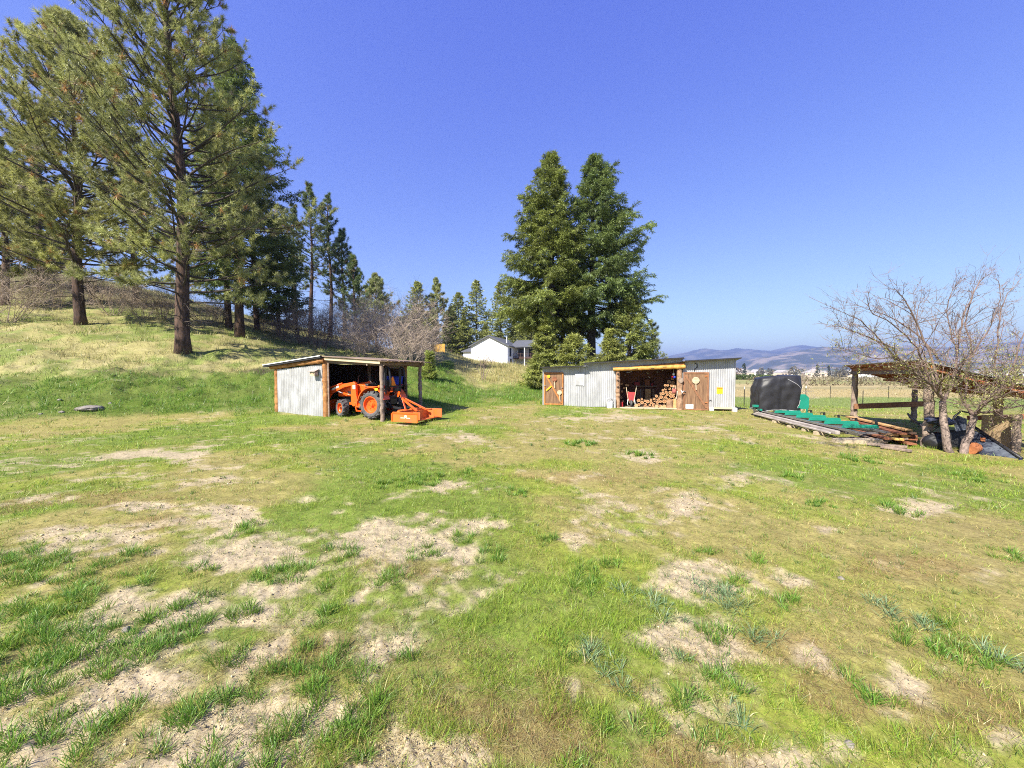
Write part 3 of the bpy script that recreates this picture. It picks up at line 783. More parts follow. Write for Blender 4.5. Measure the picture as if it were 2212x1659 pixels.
def trunk_limbs(tb, bb, mat, root):
    k = len(tb.f); tb.add(bb.v, bb.f)
    o = tb.build('trunk', mat, root, smooth=True); o.data.materials.append(M['branch'])
    ix = np.zeros(len(tb.f), dtype=np.int32); ix[k:] = 1; o.data.polygons.foreach_set('material_index', ix)
    return o
def pine(name, loc, H, rad, seed, label, crown_base=.16, spread=5.0, nbr=95, lean=(0, 0), needles=26, nl=.21, nw=.013, tone=(0.33, 0.345, 0.125),
         dead=.02, lat=7, group=None, bare=10, top_pow=.8, cat='pine tree', tufts=4, trunk_n=12, name_tree=None, up=(.05, .75)):
    rg = np.random.default_rng(seed)
    root = thing(name, label, cat, loc, 0, group)
    tb = MB(); nd = Needles(); bb = MB()
    ctr = lambda h: np.array([lean[0] * h + .12 * math.sin(h * .35 + seed), lean[1] * h + .12 * math.cos(h * .31 + seed * 2), h])
    hs = np.linspace(-.35, H, 22)
    rs = [rad * (1.28 if h < .05 else (1.08 if h < .6 else 1.0)) * (1 - max(h, 0) / H) ** .85 + .015 for h in hs]
    tb.tube([ctr(h) for h in hs], rs, trunk_n)
    # dead lower limbs
    for i in range(bare):
        h = H * rg.uniform(crown_base * .45, crown_base * 1.1); a = rg.random() * 6.28
        pts, d = curve_pts(ctr(h), (math.cos(a), math.sin(a), rg.uniform(-.25, .15)), rg.uniform(.8, 2.6), 4, -.2, rg, .14)
        bb.tube(pts, [.035, .028, .02, .013, .006], 4)
        for k in range(3):
            pp, _ = curve_pts(pts[2 + (k > 1)], d + rg.normal(size=3) * .7, rg.uniform(.3, .9), 3, -.1, rg, .2)
            bb.tube(pp, [.014, .01, .007, .004], 3, cap=False)
    for i in range(nbr):
        f = crown_base + (1 - crown_base) * ((i + rg.random()) / nbr) ** .92
        h = f * H; x = (f - crown_base) / (1 - crown_base)
        env = (min(1, .55 + x * 2.2)) * (1 - x) ** top_pow * (1 + .0)
        L = max(.5, spread * env * rg.uniform(.62, 1.18))
        a = i * 2.39996 + rg.normal() * .35
        el = up[0] + (up[1] - up[0]) * x + rg.normal() * .12
        pts, d = curve_pts(ctr(h), (math.cos(a) * math.cos(el), math.sin(a) * math.cos(el), math.sin(el)), L, 6, .38, rg, .10)
        r0 = min(.085, .018 + L * .012)
        bb.tube(pts, np.linspace(r0, .007, 7), 5, cap=False)
        ton = np.array(tone) * rg.uniform(.72, 1.28) + np.array([.035, .03, .0]) * rg.random() ** 2
        nlat = max(3, int(lat * (.5 + L / spread * .6)))
        ends = [(pts[-1], d)]
        for k in range(nlat):
            u = rg.uniform(.32, .97); q = u * 6; j = min(int(q), 5)
            p = pts[j] + (pts[j + 1] - pts[j]) * (q - j); bd = pts[j + 1] - pts[j]; bd /= np.linalg.norm(bd)
            s = np.cross(bd, [0, 0, 1]); s /= np.linalg.norm(s) + 1e-9
            ld = bd * rg.uniform(.5, .9) + s * rg.choice([-1, 1]) * rg.uniform(.4, .9) + np.array([0, 0, rg.uniform(-.1, .5)])
            lp, le = curve_pts(p, ld, L * rg.uniform(.16, .34) * (1.25 - u * .5) + .15, 3, .45, rg, .1)
            bb.tube(lp, [.016, .011, .008, .005], 3, cap=False)
            ends.append((lp[-1], le))
            for t_ in range(tufts - 1):
                w = rg.uniform(.35, .95) * 3; jj = min(int(w), 2)
                pp = lp[jj] + (lp[jj + 1] - lp[jj]) * (w - jj)
                ends.append((pp, le + rg.normal(size=3) * .35 + np.array([0, 0, .2])))
        for p, e in ends:
            brown = rg.random() < dead
            cl = (.42, .23, .09) if brown else ton * rg.uniform(.8, 1.25)
            if rg.random() < dead * .7: cl = (.36, .30, .22)
            nd.tuft(p, e, needles, nl * (1.15 if brown else 1), nw, .62, cl, rg, droop=.9 if brown else .12, along=.12)
    trunk_limbs(tb, bb, M['bark_pine'], root)
    nd.build('crown', M['needles'], root)
    return root

def fir(name, loc, H, rad, seed, label, spread=4.0, nbr=150, crown_base=.08, tone=(0.132, 0.178, 0.054), lat=9, group=None, cat='fir tree', lean=(0, 0),
        L_el=.34, W_el=.085, nel=7, droop=-.12, shape=.85, hang=.45, bare=0, trunk_mat='bark_dark', asym=None, env_min=.35, tip_up=.35):
    rg = np.random.default_rng(seed)
    root = thing(name, label, cat, loc, 0, group)
    tb = MB(); bb = MB(); nd = Needles()
    ctr = lambda h: np.array([lean[0] * h, lean[1] * h, h])
    hs = np.linspace(-.4, H, 14)
    tb.tube([ctr(h) for h in hs], [rad * (1.25 if h < .05 else 1.0) * (1 - max(h, 0) / H) ** .9 + .012 for h in hs], 10)
    for i in range(bare):
        h = H * crown_base * rg.uniform(.3, 1.3); a = rg.random() * 6.28
        pts, d = curve_pts(ctr(h), (math.cos(a), math.sin(a), rg.uniform(-.4, .0)), rg.uniform(.8, 2.6), 4, -.3, rg, .12)
        bb.tube(pts, [.03, .022, .016, .01, .005], 4)
    for i in range(nbr):
        f = crown_base + (1 - crown_base) * ((i + rg.random()) / nbr) ** .95
        h = f * H; x = (f - crown_base) / (1 - crown_base)
        env = min(1, env_min + x * 4) * (1 - x) ** shape
        L = max(.22, spread * env * (rg.uniform(.62, 1.08) + (.22 if rg.random() < .12 else 0)))
        a = i * 2.39996 + rg.normal() * .3
        if asym: L *= 1 + asym[1] * math.cos(a - asym[0])
        el = droop + (.55 - droop) * x ** 1.5 + rg.normal() * .09
        pts, d = curve_pts(ctr(h), (math.cos(a) * math.cos(el), math.sin(a) * math.cos(el), math.sin(el)), L, 5, tip_up, rg, .06)
        bb.tube(pts, np.linspace(min(.06, .012 + L * .011), .005, 6), 4, cap=False)
        ton = np.array(tone) * rg.uniform(.68, 1.3) + np.array([.04, .036, .0]) * rg.random() ** 2
        nl_ = max(4, int(lat * (.4 + L / spread)))
        for k in range(nl_):
            u = .22 + .78 * (k + rg.random()) / nl_; q = u * 5; j = min(int(q), 4)
            p = pts[j] + (pts[j + 1] - pts[j]) * (q - j); bd = pts[j + 1] - pts[j]; bd /= np.linalg.norm(bd)
            s = np.cross(bd, [0, 0, 1]); s /= np.linalg.norm(s) + 1e-9
            sd = 1 if k % 2 else -1
            ld = bd * rg.uniform(.5, .9) + s * sd * rg.uniform(.5, .9) + np.array([0, 0, rg.uniform(-hang, .1)])
            ld /= np.linalg.norm(ld)
            ll = L * .34 * (1.15 - .6 * u) * rg.uniform(.7, 1.2) + .1
            m = max(2, int(ll / (L_el * .42)))
            for w in range(m):
                pp = p + ld * ll * (w + .4) / m + np.array([0, 0, -.12 * hang * (w / m) ** 2])
                nd.spray(pp, ld, nel, L_el, W_el, ton * rg.uniform(.85, 1.18), rg, hang)
        nd.spray(pts[-1], d, nel + 3, L_el, W_el, ton * 1.1, rg, hang * .5)
    trunk_limbs(tb, bb, M[trunk_mat], root)
    nd.build('crown', M['needles'], root)
    return root

def at(px, D, sink=0.0):
    x = (px - 1106) / F * D
    return (x, D, gz1(x, D) - sink)

# the two great pines on the grassy slope
pine('pine_tree', at(405, 23.0), 26.0, .36, 11, 'tall long needled pine with the thick reddish trunk nearest the tin tractor shed', spread=7.6, nbr=200, lean=(-.022, .0),
     crown_base=.115, needles=34, nl=.30, nw=.021, lat=11, dead=.028, bare=16, tufts=5, top_pow=.62)
pine('pine_tree', at(184, 28.0), 21.5, .31, 23, 'tall pine with a dark leaning trunk higher up the slope near the left edge', spread=7.8, nbr=175, lean=(-.018, .0),
     crown_base=.135, needles=34, nl=.32, nw=.024, lat=11, dead=.02, bare=10, tone=(0.35, 0.355, 0.12), tufts=6, top_pow=.6)
pine('pine_tree', at(18, 33.0), 14.0, .26, 37, 'yellow green pine with foliage to the ground at the far left edge', spread=5.6, nbr=95, crown_base=.10,
     needles=34, nl=.30, nw=.032, lat=11, tone=(0.225, 0.240, 0.070), tufts=5)
pine('pine_tree', at(296, 39.0), 17.0, .26, 38, 'pine standing far back between the two great pine trunks', spread=5.2, nbr=90, crown_base=.10, needles=26, nl=.32, nw=.040, lat=9, tone=(.15, .17, .06), tufts=4)
pine('pine_tree', at(98, 41.0), 18.0, .28, 39, 'tall pine far back near the left edge above the dry bushes', spread=5.6, nbr=95, crown_base=.10, needles=26, nl=.32, nw=.042, lat=9, tone=(.17, .185, .06), tufts=4)
fir('fir_tree', at(95, 44.0), 13.0, .24, 41, 'dark dense fir behind the two great pines', spread=4.2, nbr=110, tone=(0.054, 0.085, 0.043), L_el=.5, W_el=.13, nel=6)
# dark fir right of the near pine, and the trunks standing behind it
fir('fir_tree', at(520, 31.0), 23.0, .32, 43, 'big dark fir with drooping lower limbs standing behind the near pine', spread=5.6, nbr=210, crown_base=.12, tone=(0.15, 0.20, 0.065),
    lat=11, L_el=.34, W_el=.060, nel=11, droop=-.22, hang=.55, bare=10, shape=.72, trunk_mat='bark_pine')
pine('pine_tree', at(556, 37.0), 20.0, .24, 47, 'slender pine half hidden behind the big dark fir', spread=4.2, nbr=80, crown_base=.22, needles=24, nl=.27, nw=.024, tone=(0.116, 0.152, 0.054))
pine('pine_tree', at(500, 35.0), 24.5, .26, 48, 'pine whose crown tops out just right of the near pine', spread=4.4, nbr=90, crown_base=.4, needles=24, nl=.28, nw=.024, tone=(0.132, 0.163, 0.062), dead=.04)
fir('fir_tree', at(604, 40.0), 11.5, .2, 49, 'bushy dark green fir at the edge of the grove above the shed', spread=4.0, nbr=110, crown_base=.08, tone=(0.093, 0.139, 0.043), L_el=.45, W_el=.11)

# open pines on the ridge line, middle distance
GP = 'tall open pines on the ridge beyond the brush'
for px, D, top, sp, cb, sd, tn, lab in [
    (676, 50, 408, 3.6, .38, 61, (.07, .092, .036), 'tallest of the open ridge pines beyond the brush with a long bare trunk'),
    (716, 53, 432, 3.2, .30, 62, (.055, .08, .036), 'narrow bluish ridge pine beside the tallest one'),
    (640, 56, 455, 2.6, .30, 65, (.065, .085, .036), 'thin ridge pine touching the dark grove'),
    (744, 55, 505, 2.9, .26, 63, (.055, .082, .035), 'shorter ridge pine with a rounded right side'),
    (768, 52, 560, 2.6, .20, 64, (.062, .088, .033), 'lowest pine at the right end of the ridge group')]:
    b = at(px, D); H = CAMZ + (800 - top) / F * D - b[2]
    pine('ridge_pine', b, H, .26, sd, lab, spread=sp * 1.3, nbr=64, crown_base=cb, needles=18, nl=.40, nw=.045, lat=7, tone=tuple(2.0 * q for q in tn), group=GP, tufts=3, bare=6)

# conifers behind the white house
GC = 'conifers behind the white house'
cons = [(813, 78, 598, 3.4, 71, 'pine', 'lone conical pine rising over the tan brush left of the house'), (903, 92, 612, 2.7, 72, 'fir', 'slim fir above the yellow board wall'),
 (944, 95, 606, 3.2, 73, 'pine', 'pine with a thin top standing over the yellow board wall'), (975, 104, 668, 2.2, 77, 'pine', 'short sparse pine between taller ones left of the house'),
 (991, 98, 636, 2.8, 74, 'fir', 'pointed fir just left of the white house'), (1030, 100, 610, 3.2, 75, 'fir', 'dense fir directly over the white gable'),
 (1081, 97, 613, 3.0, 76, 'fir', 'bushy twin topped fir behind the house roof'), (1121, 100, 606, 3.0, 78, 'fir', 'fir between the house roof and the big spruces'),
 (1148, 92, 640, 3.0, 79, 'fir', 'fir half hidden by the left big spruce'), (868, 110, 690, 2.4, 70, 'pine', 'small far pine over the right end of the brush')]
for px, D, top, sp, sd, kind, lab in cons:
    b = at(px, D); H = CAMZ + (800 - top) / F * D - b[2]
    if kind == 'pine':
        pine('conifer', b, H, .24, sd, lab, spread=sp * 1.75, nbr=80, crown_base=.22, needles=18, nl=.6, nw=.085, lat=9, tone=(.28,.31,.12), group=GC, tufts=3, bare=4, cat='conifer', trunk_n=6)
    else:
        fir('conifer', b, H, .24, sd, lab, spread=sp * 1.8, nbr=120, crown_base=.08, tone=(.28, .305, .095), lat=6, L_el=.62, W_el=.2, nel=6, group=GC, cat='conifer', droop=.0, shape=.6)
rgx = np.random.default_rng(5)
for i in range(13):
    px = 868 + i * 24 + rgx.uniform(-10, 10); D = rgx.uniform(112, 125)
    b = at(px, D); H = rgx.uniform(10, 15)
    if i == 0:
        proto_far = fir('far_conifer', b, 13, .2, 90, 'green conifer in the back row of trees beyond the house', spread=3.8, nbr=75, crown_base=.1, tone=(.25,.28,.09), lat=6, L_el=.75, W_el=.26, nel=5,
                        group='back row of conifers beyond the house', cat='conifer', droop=0)
    else:
        dup(proto_far, b, rgx.random() * 6, scale=H / 13)

# big spruces behind the wood shed
bz = gz1(2.5, 32)
fir('spruce_tree', (3.25, 32.0, gz1(3.2, 32)), CAMZ + (800 - 345) / F * 32 - bz, .40, 101, 'left of the two tallest spruces towering over the wood shed', spread=4.4, nbr=205, crown_base=.23, lat=13,
    tone=(0.200, 0.237, 0.061), L_el=.31, W_el=.052, nel=12, droop=-.18, hang=.75, shape=.62, bare=14, asym=(math.pi, .16), env_min=.5)
fir('spruce_tree', (6.8, 33.0, gz1(6.8, 33)), CAMZ + (800 - 336) / F * 33 - bz, .42, 103, 'right of the two tallest spruces with wide drooping limbs on its right side', spread=4.9, nbr=205, crown_base=.26, lat=13,
    tone=(0.147, 0.200, 0.064), L_el=.31, W_el=.052, nel=12, droop=-.2, hang=.75, shape=.60, bare=14, asym=(0, .22), env_min=.5)
fir('spruce_tree', (4.6, 35.0, gz1(4.6, 35)), 11.0, .30, 105, 'darker trunked spruce standing between the two tallest ones', spread=3.0, nbr=110, crown_base=.30, tone=(0.196, 0.230, 0.061), L_el=.4, hang=.7, bare=10)
fir('spruce_tree', (2.6, 29.5, gz1(2.6, 29.5)), 6.0, .16, 107, 'young bright green spruce behind the left end of the wood shed', spread=1.8, nbr=110, crown_base=.03, tone=(0.29, 0.32, 0.085), L_el=.27, W_el=.048, nel=11, hang=.4, env_min=.8)
fir('spruce_tree', (4.6, 28.5, gz1(4.6, 28.5)), 3.8, .12, 109, 'low bushy spruce just above the wood shed roof', spread=2.2, nbr=90, crown_base=.02, tone=(0.30, 0.325, 0.085), L_el=.27, W_el=.048, nel=11, hang=.5, env_min=.9, shape=.6)
fir('spruce_tree', (2.05, 28.5, gz1(2.05, 28.5)), 2.3, .12, 110, 'low spruce with limbs sweeping down beside the white house', spread=1.5, nbr=70, crown_base=.02, tone=(0.27, 0.30, 0.08), L_el=.27, W_el=.048, nel=11, hang=.6, env_min=.9, shape=.6)
fir('spruce_tree', (9.3, 30.5, gz1(9.3, 30.5)), 8.0, .2, 111, 'shorter full spruce under the right one of the tall spruces', spread=2.9, nbr=130, crown_base=.04, tone=(0.25, 0.285, 0.08), L_el=.28, W_el=.05, nel=11, hang=.6, env_min=.8, shape=.7)
fir('spruce_tree', (7.3, 28.8, gz1(7.3, 28.8)), 4.6, .13, 113, 'small spruce behind the middle of the wood shed roof', spread=2.0, nbr=90, crown_base=.03, tone=(0.29, 0.31, 0.085), L_el=.27, W_el=.048, nel=11, hang=.5, env_min=.85)
pine('pine_tree', (12.1, 33, gz1(12.1, 33)), 6.0, .12, 115, 'thin grey green pine right of the tall spruces', spread=2.0, nbr=44, crown_base=.12, needles=18, nl=.26, nw=.024, lat=5, tone=(0.202, 0.225, 0.116), tufts=3)
pine('pine_tree', (13.0, 37, gz1(13, 37)), 4.8, .1, 117, 'small grey green pine at the far right of the spruce group', spread=1.8, nbr=36, crown_base=.12, needles=16, nl=.28, nw=.026, lat=5, tone=(0.202, 0.225, 0.116), tufts=3)
# young pine on the bank beside the tractor shed
fir('young_conifer', at(929, 25), 1.75, .04, 119, 'young bright green conifer right behind the tractor shed', spread=.62, nbr=34, crown_base=.06, tone=(0.264, 0.310, 0.070), L_el=.16, W_el=.04, nel=7, hang=.2, droop=.1, cat='young conifer', shape=.8)

# ------------------------------------------------------------------ bare brush and bushes
def bush(name, loc, H, W, seed, label, mat, stems=14, group=None, cat='bush', r0=.025, depth=3, kids=4):
    rg = np.random.default_rng(seed)
    mb = MB()
    def grow(p, d, L, r, lv):
        pts, e = curve_pts(p, d, L, 4, .12, rg, .13)
        mb.tube(pts, np.linspace(r, r * .45, 5), 4 if lv == 0 else 3, cap=False)
        if lv < depth:
            for k in range(kids):
                j = rg.integers(1, 5); dd = e * .7 + rg.normal(size=3) * .5; dd[2] += .12
                grow(pts[j], dd, L * rg.uniform(.4, .65), max(r * .55, .006), lv + 1)
    for i in range(stems):
        a = rg.random() * 6.28; q = rg.random() ** .6
        d = np.array([math.cos(a) * q * W / H, math.sin(a) * q * W / H, rg.uniform(.65, 1.0)])
        grow(np.array([math.cos(a) * .25 * W * rg.random(), math.sin(a) * .25 * W * rg.random(), -.15]), d, H * rg.uniform(.4, .62), r0, 0)
    o = mb.build(name, mat)
    o.location = loc
    return tag(o, label, cat, group)
GB = 'bare brush along the ridge'
bA = bush('bare_bush', at(860, 31), 6.2, 3.4, 201, 'tan leafless bush filling the skyline right behind the tractor shed roof', M['brush'], 20, GB, kids=5)
bB = bush('bare_bush', at(690, 34), 5.8, 3.0, 202, 'grey brown leafless bush at the foot of the ridge pines', M['brush_grey'], 16, GB, kids=5, r0=.035)
def bcopy(src, px, D, s, lab, rz):
    b = dup(src, at(px, D), rz, lab, scale=s); return b
for src, px, D, s, lab, rz in [
    (bA, 800, 33, .85, 'tan leafless bush left of the white tank', 1.0), (bA, 905, 34, .95, 'pinkish tan leafless bush in front of the yellow board wall', 2.2),
    (bA, 840, 37, 1.15, 'tallest tan leafless bush with a ragged top against the sky', 3.9), (bA, 780, 30, .6, 'low tan leafless bush above the shed roof', 4.6),
    (bA, 930, 33, .62, 'low tan leafless bush at the right end of the brush', 5.3), (bA, 885, 29, .62, 'low tan leafless bush in front of the taller brush', .4),
    (bB, 655, 36, .9, 'dark leafless bush beside the big dark fir', 1.7), (bA, 735, 35, .75, 'leafless bush under the shorter ridge pine', 2.9), (bB, 612, 37, .6, 'small grey bush behind the grove trunks', 3.3),
    (bA, 760, 37, .8, 'tan leafless bush beside the lowest ridge pine', 3.1),
    (bA, 12, 27.5, .85, 'tan leafless bush at the left edge of the slope', 0.7), (bA, 70, 33, .62, 'dry bush left of the leaning pine trunk', 2.0), (bA, 130, 34, .6, 'dry bush just left of the leaning pine trunk', 5.9),
    (bA, 250, 33, .68, 'dry bush right of the leaning pine trunk', 4.1), (bA, 310, 32, .62, 'dry bush midway between the two great pine trunks', .9), (bA, 355, 33.5, .66, 'dry bush left of the near pine trunk', 1.9),
    (bA, 445, 34, .60, 'dry bush right of the near pine trunk', 3.5), (bB, 480, 37, .55, 'grey bush in the shade of the grove', 5.0), (bA, 570, 38.5, .55, 'dry bush behind the grove', 2.7), (bB, 200, 37, .8, 'dark bush behind the leaning pine trunk', 1.2)]:
    bcopy(src, px, D, s, lab, rz)
sap = bush('bare_sapling', at(1044, 31), 3.0, .9, 207, 'thin bare sapling standing in the dry grass before the white house', M['brush_grey'], 4, None, 'sapling', r0=.03, depth=3, kids=4)
sp2 = bush('bare_sapling', at(1738, 19.5), 2.3, .7, 209, 'small pale bare sapling behind the green sawmill', M['brush'], 3, None, 'sapling', r0=.022, depth=3, kids=4)
# ------------------------------------------------------------------ corrugated sheet
def corrugated(mb, p0, u, up, W, H0, H1, pitch=.095, amp=.013, nrm=None, base0=0.0, base1=0.0):
    "sheet from p0 along u (width W), height varies H0..H1, ribs upright"
    u = Vector(u).normalized(); up = Vector(up).normalized(); n = Vector(nrm) if nrm is not None else u.cross(up)
    n.normalize(); k = max(2, int(W / pitch * 6)); o = len(mb.v); p0 = Vector(p0)
    for i in range(k + 1):
        x = W * i / k; q = x / W
        d = amp * math.sin(2 * math.pi * x / pitch)
        a = p0 + u * x + n * d + up * (base0 + (base1 - base0) * q); b = p0 + u * x + n * d + up * (H0 + (H1 - H0) * q)
        mb.v += [tuple(a), tuple(b)]
    for i in range(k): mb.f.append((o + 2 * i, o + 2 * i + 2, o + 2 * i + 3, o + 2 * i + 1))
    return mb
def log_pts(a, b, r0, r1, seed, n=14, wob=.006):
    rg = np.random.default_rng(seed); a = Vector(a); b = Vector(b)
    pts, rr = [], []
    for i in range(n + 1):
        k = i / n; p = a.lerp(b, k) + Vector(rg.normal(size=3) * wob)
        pts.append(p); rr.append((r0 + (r1 - r0) * k) * (1 + rg.normal() * .02 + (.13 if rg.random() < .12 else 0)))
    pts[0] = a; pts[-1] = b
    return pts, rr
def log(name, mat, parent, a, b, r0, r1, seed, n=22, sides=14, wob=.006):
    mb = MB(); pts, rr = log_pts(a, b, r0, r1, seed, n, wob); mb.tube(pts, rr, sides)
    return mb.build(name, mat, parent, smooth=False)

# ------------------------------------------------------------------ open tractor shed on the left
TS = Vector((-7.6, 15.7, 0)); TU = Vector((.945, -.327, 0)); TV = Vector((.327, .945, 0)); TRZ = math.atan2(-.327, .945)
ts = thing('tractor_shed', 'open fronted tin clad log shed sheltering the orange tractor', 'shed', TS, TRZ)
LA, LC, LV = -2.71, 2.75, 2.63           # local u of the left end and right post, depth
def tsz(u, v):
    w = TS + TU * u + TV * v; return gz1(w.x, w.y)
# posts
log('post', M['log_orange'], ts, (LA + .05, 0, tsz(LA, 0) - .3), (LA + .05, 0, 2.12), .125, .105, 1)
log('post', M['log_orange'], ts, (0, 0, -.3), (0, 0, 2.42), .125, .115, 2)
log('post', M['log_grey'], ts, (LC, 0, -.3), (LC - .02, 0, 2.22), .085, .075, 3, wob=.009)
log('post', M['log_grey'], ts, (LC + .02, LV, tsz(LC, LV) - .3), (LC, LV, 2.2), .085, .07, 4, wob=.009)
log('post', M['log_brown'], ts, (LC - .75, LV, tsz(LC - .7, LV) - .3), (LC - .75, LV, 2.25), .07, .065, 5)
log('post', M['log_grey'], ts, (0, LV, tsz(0, LV) - .3), (0, LV, 2.4), .09, .08, 6)
MB().beam((.13, -.02, -.1), (.13, -.02, 2.36), .035, .11, (1, 0, 0)).build('corner_board', M['board_old'], ts)
# left wall: tin
mb = MB(); corrugated(mb, (LA + .14, -.075, 0), (1, 0, 0), (0, 0, 1), -LA - .26, 2.03, 2.24, nrm=(0, -1, 0), base0=.12, base1=-.05)
mb.build('front_wall', M['tin_old'], ts, smooth=True)
mb = MB(); corrugated(mb, (LA - .03, LV, 0), (0, -1, 0), (0, 0, 1), LV, 2.0, 2.0, nrm=(-1, 0, 0), base0=.3, base1=.2); mb.build('end_wall', M['tin_old'], ts, smooth=True)
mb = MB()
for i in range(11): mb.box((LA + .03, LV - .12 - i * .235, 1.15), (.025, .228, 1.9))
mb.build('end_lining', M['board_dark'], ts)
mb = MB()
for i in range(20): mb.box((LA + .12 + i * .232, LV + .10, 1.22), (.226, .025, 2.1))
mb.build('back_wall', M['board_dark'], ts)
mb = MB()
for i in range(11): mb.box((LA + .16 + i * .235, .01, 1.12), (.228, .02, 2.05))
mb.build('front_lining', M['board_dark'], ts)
MB().beam((.9, LV + .03, 2.20), (LC - .7, LV + .03, 2.13), .02, .17).build('header_strip', M['tin'], ts)
# roof: two slopes meeting above the middle post
log('eave_log', M['log_orange'], ts, (LA - .18, -.10, 2.12), (.06, -.12, 2.40), .085, .10, 8, wob=.006)
MB().beam((.05, -.13, 2.475), (LC + .02, -.13, 2.30), .035, .13).build('fascia', M['board_pale'], ts, bevel=.006)
MB().beam((.05, .02, 2.36), (LC + .1, .02, 2.235), .06, .14).build('eave_beam', M['board_old'], ts, bevel=.006)
MB().beam((LC, -.1, 2.285), (LC, LV + .35, 2.27), .07, .16).build('end_beam', M['board_old'], ts, bevel=.006)
MB().beam((.12, LV, 2.40), (LC + .1, LV, 2.20), .06, .14).build('rear_beam', M['board_old'], ts, bevel=.006)
def slab(mb, quad, th):
    q = [Vector(p) for p in quad]
    lo = [p - Vector((0, 0, th)) for p in q]
    mb.add(q + lo, [(0, 1, 2, 3), (7, 6, 5, 4), (0, 4, 5, 1), (1, 5, 6, 2), (2, 6, 7, 3), (3, 7, 4, 0)])
mb = MB(); slab(mb, [(LA - .38, -.30, 2.215), (.03, -.30, 2.575), (.03, LV + .3, 2.60), (LA - .38, LV + .3, 2.25)], .085)
mb.build('roof_slope', M['tar'], ts)
MB().beam((LA - .40, -.315, 2.222), (.03, -.315, 2.582), .022, .035).build('drip_edge', M['white'], ts)
mb = MB(); slab(mb, [(.034, -.22, 2.578), (LC + .12, -.2, 2.395), (LC + .42, LV + .35, 2.36), (.034, LV + .35, 2.60)], .03)
mb.build('roof_slope', M['board_old'], ts)
mb = MB()
for i in range(12):
    v = -.18 + i * .255; mb.box((LC + .25 + .025 * math.sin(i * 2.1), v, 2.345), (.42, .20, .018), rz=.01 * math.sin(i * 3))
mb.build('roof_decking', M['board_old'], ts)
mb = MB()
for i in range(5):
    v = .15 + i * .6; mb.beam((.05, v, 2.50), (LC + .2, v, 2.34), .045, .10)
mb.build('rafters', M['board_old'], ts)
MB().tube([(LC - .62, -.08, 2.18), (LC - .62, -.08, 2.34)], .035, 6).build('brace', M['log_grey'], ts)

# birdhouse on the tin wall
bh = thing('birdhouse', 'small weathered grey birdhouse with two holes hung on the tin shed wall', 'birdhouse', TS + TU * -.40 + TV * -.11 + Vector((0, 0, 1.86)), TRZ)
MB().box((0, -.10, .0), (.26, .17, .17)).build('box', M['timber_grey'], bh, bevel=.004)
MB().box((0, -.125, .135), (.36, .27, .02), rx=.42).build('roof', M['timber_grey'], bh)
MB().box((0, -.19, -.01), (.24, .012, .15)).build('front_plate', M['board_pale'], bh)
for sx in (-.06, .06):
    MB().lathe([(0, -.003), (.022, -.003), (.022, .003), (0, .003)], 12, Matrix.Translation((sx, -.2, .01)) @ Matrix.Rotation(math.pi / 2, 4, 'X')).build('entrance_hole', M['ink'], bh)
# blue tote and boards at the back of the shed
w = TS + TU * 1.55 + TV * 2.25
sh = thing('shelf', 'rough plank shelf at the back of the tractor shed', 'shelf', w, TRZ)
MB().box((0, .12, 1.34), (1.5, .38, .03)).build('plank', M['board_old'], sh)
MB().beam((-.6, .22, .1), (-.6, .22, 1.32), .06, .06).build('leg', M['board_old'], sh); MB().beam((.6, .22, .1), (.6, .22, 1.32), .06, .06).build('leg', M['board_old'], sh)
tt = thing('storage_tote', 'blue plastic tote on the shelf inside the tractor shed', 'storage tote', w + Vector((0, .05, 1.358)), TRZ)
mb = MB(); mb.prism([(-.38, 0), (.38, 0), (.43, .34), (-.43, .34)], -.15, .2); mb.build('bin', M['blue'], tt, bevel=.015)
MB().box((0, .025, .35), (.92, .42, .035)).build('lid', M['blue'], tt, bevel=.01)

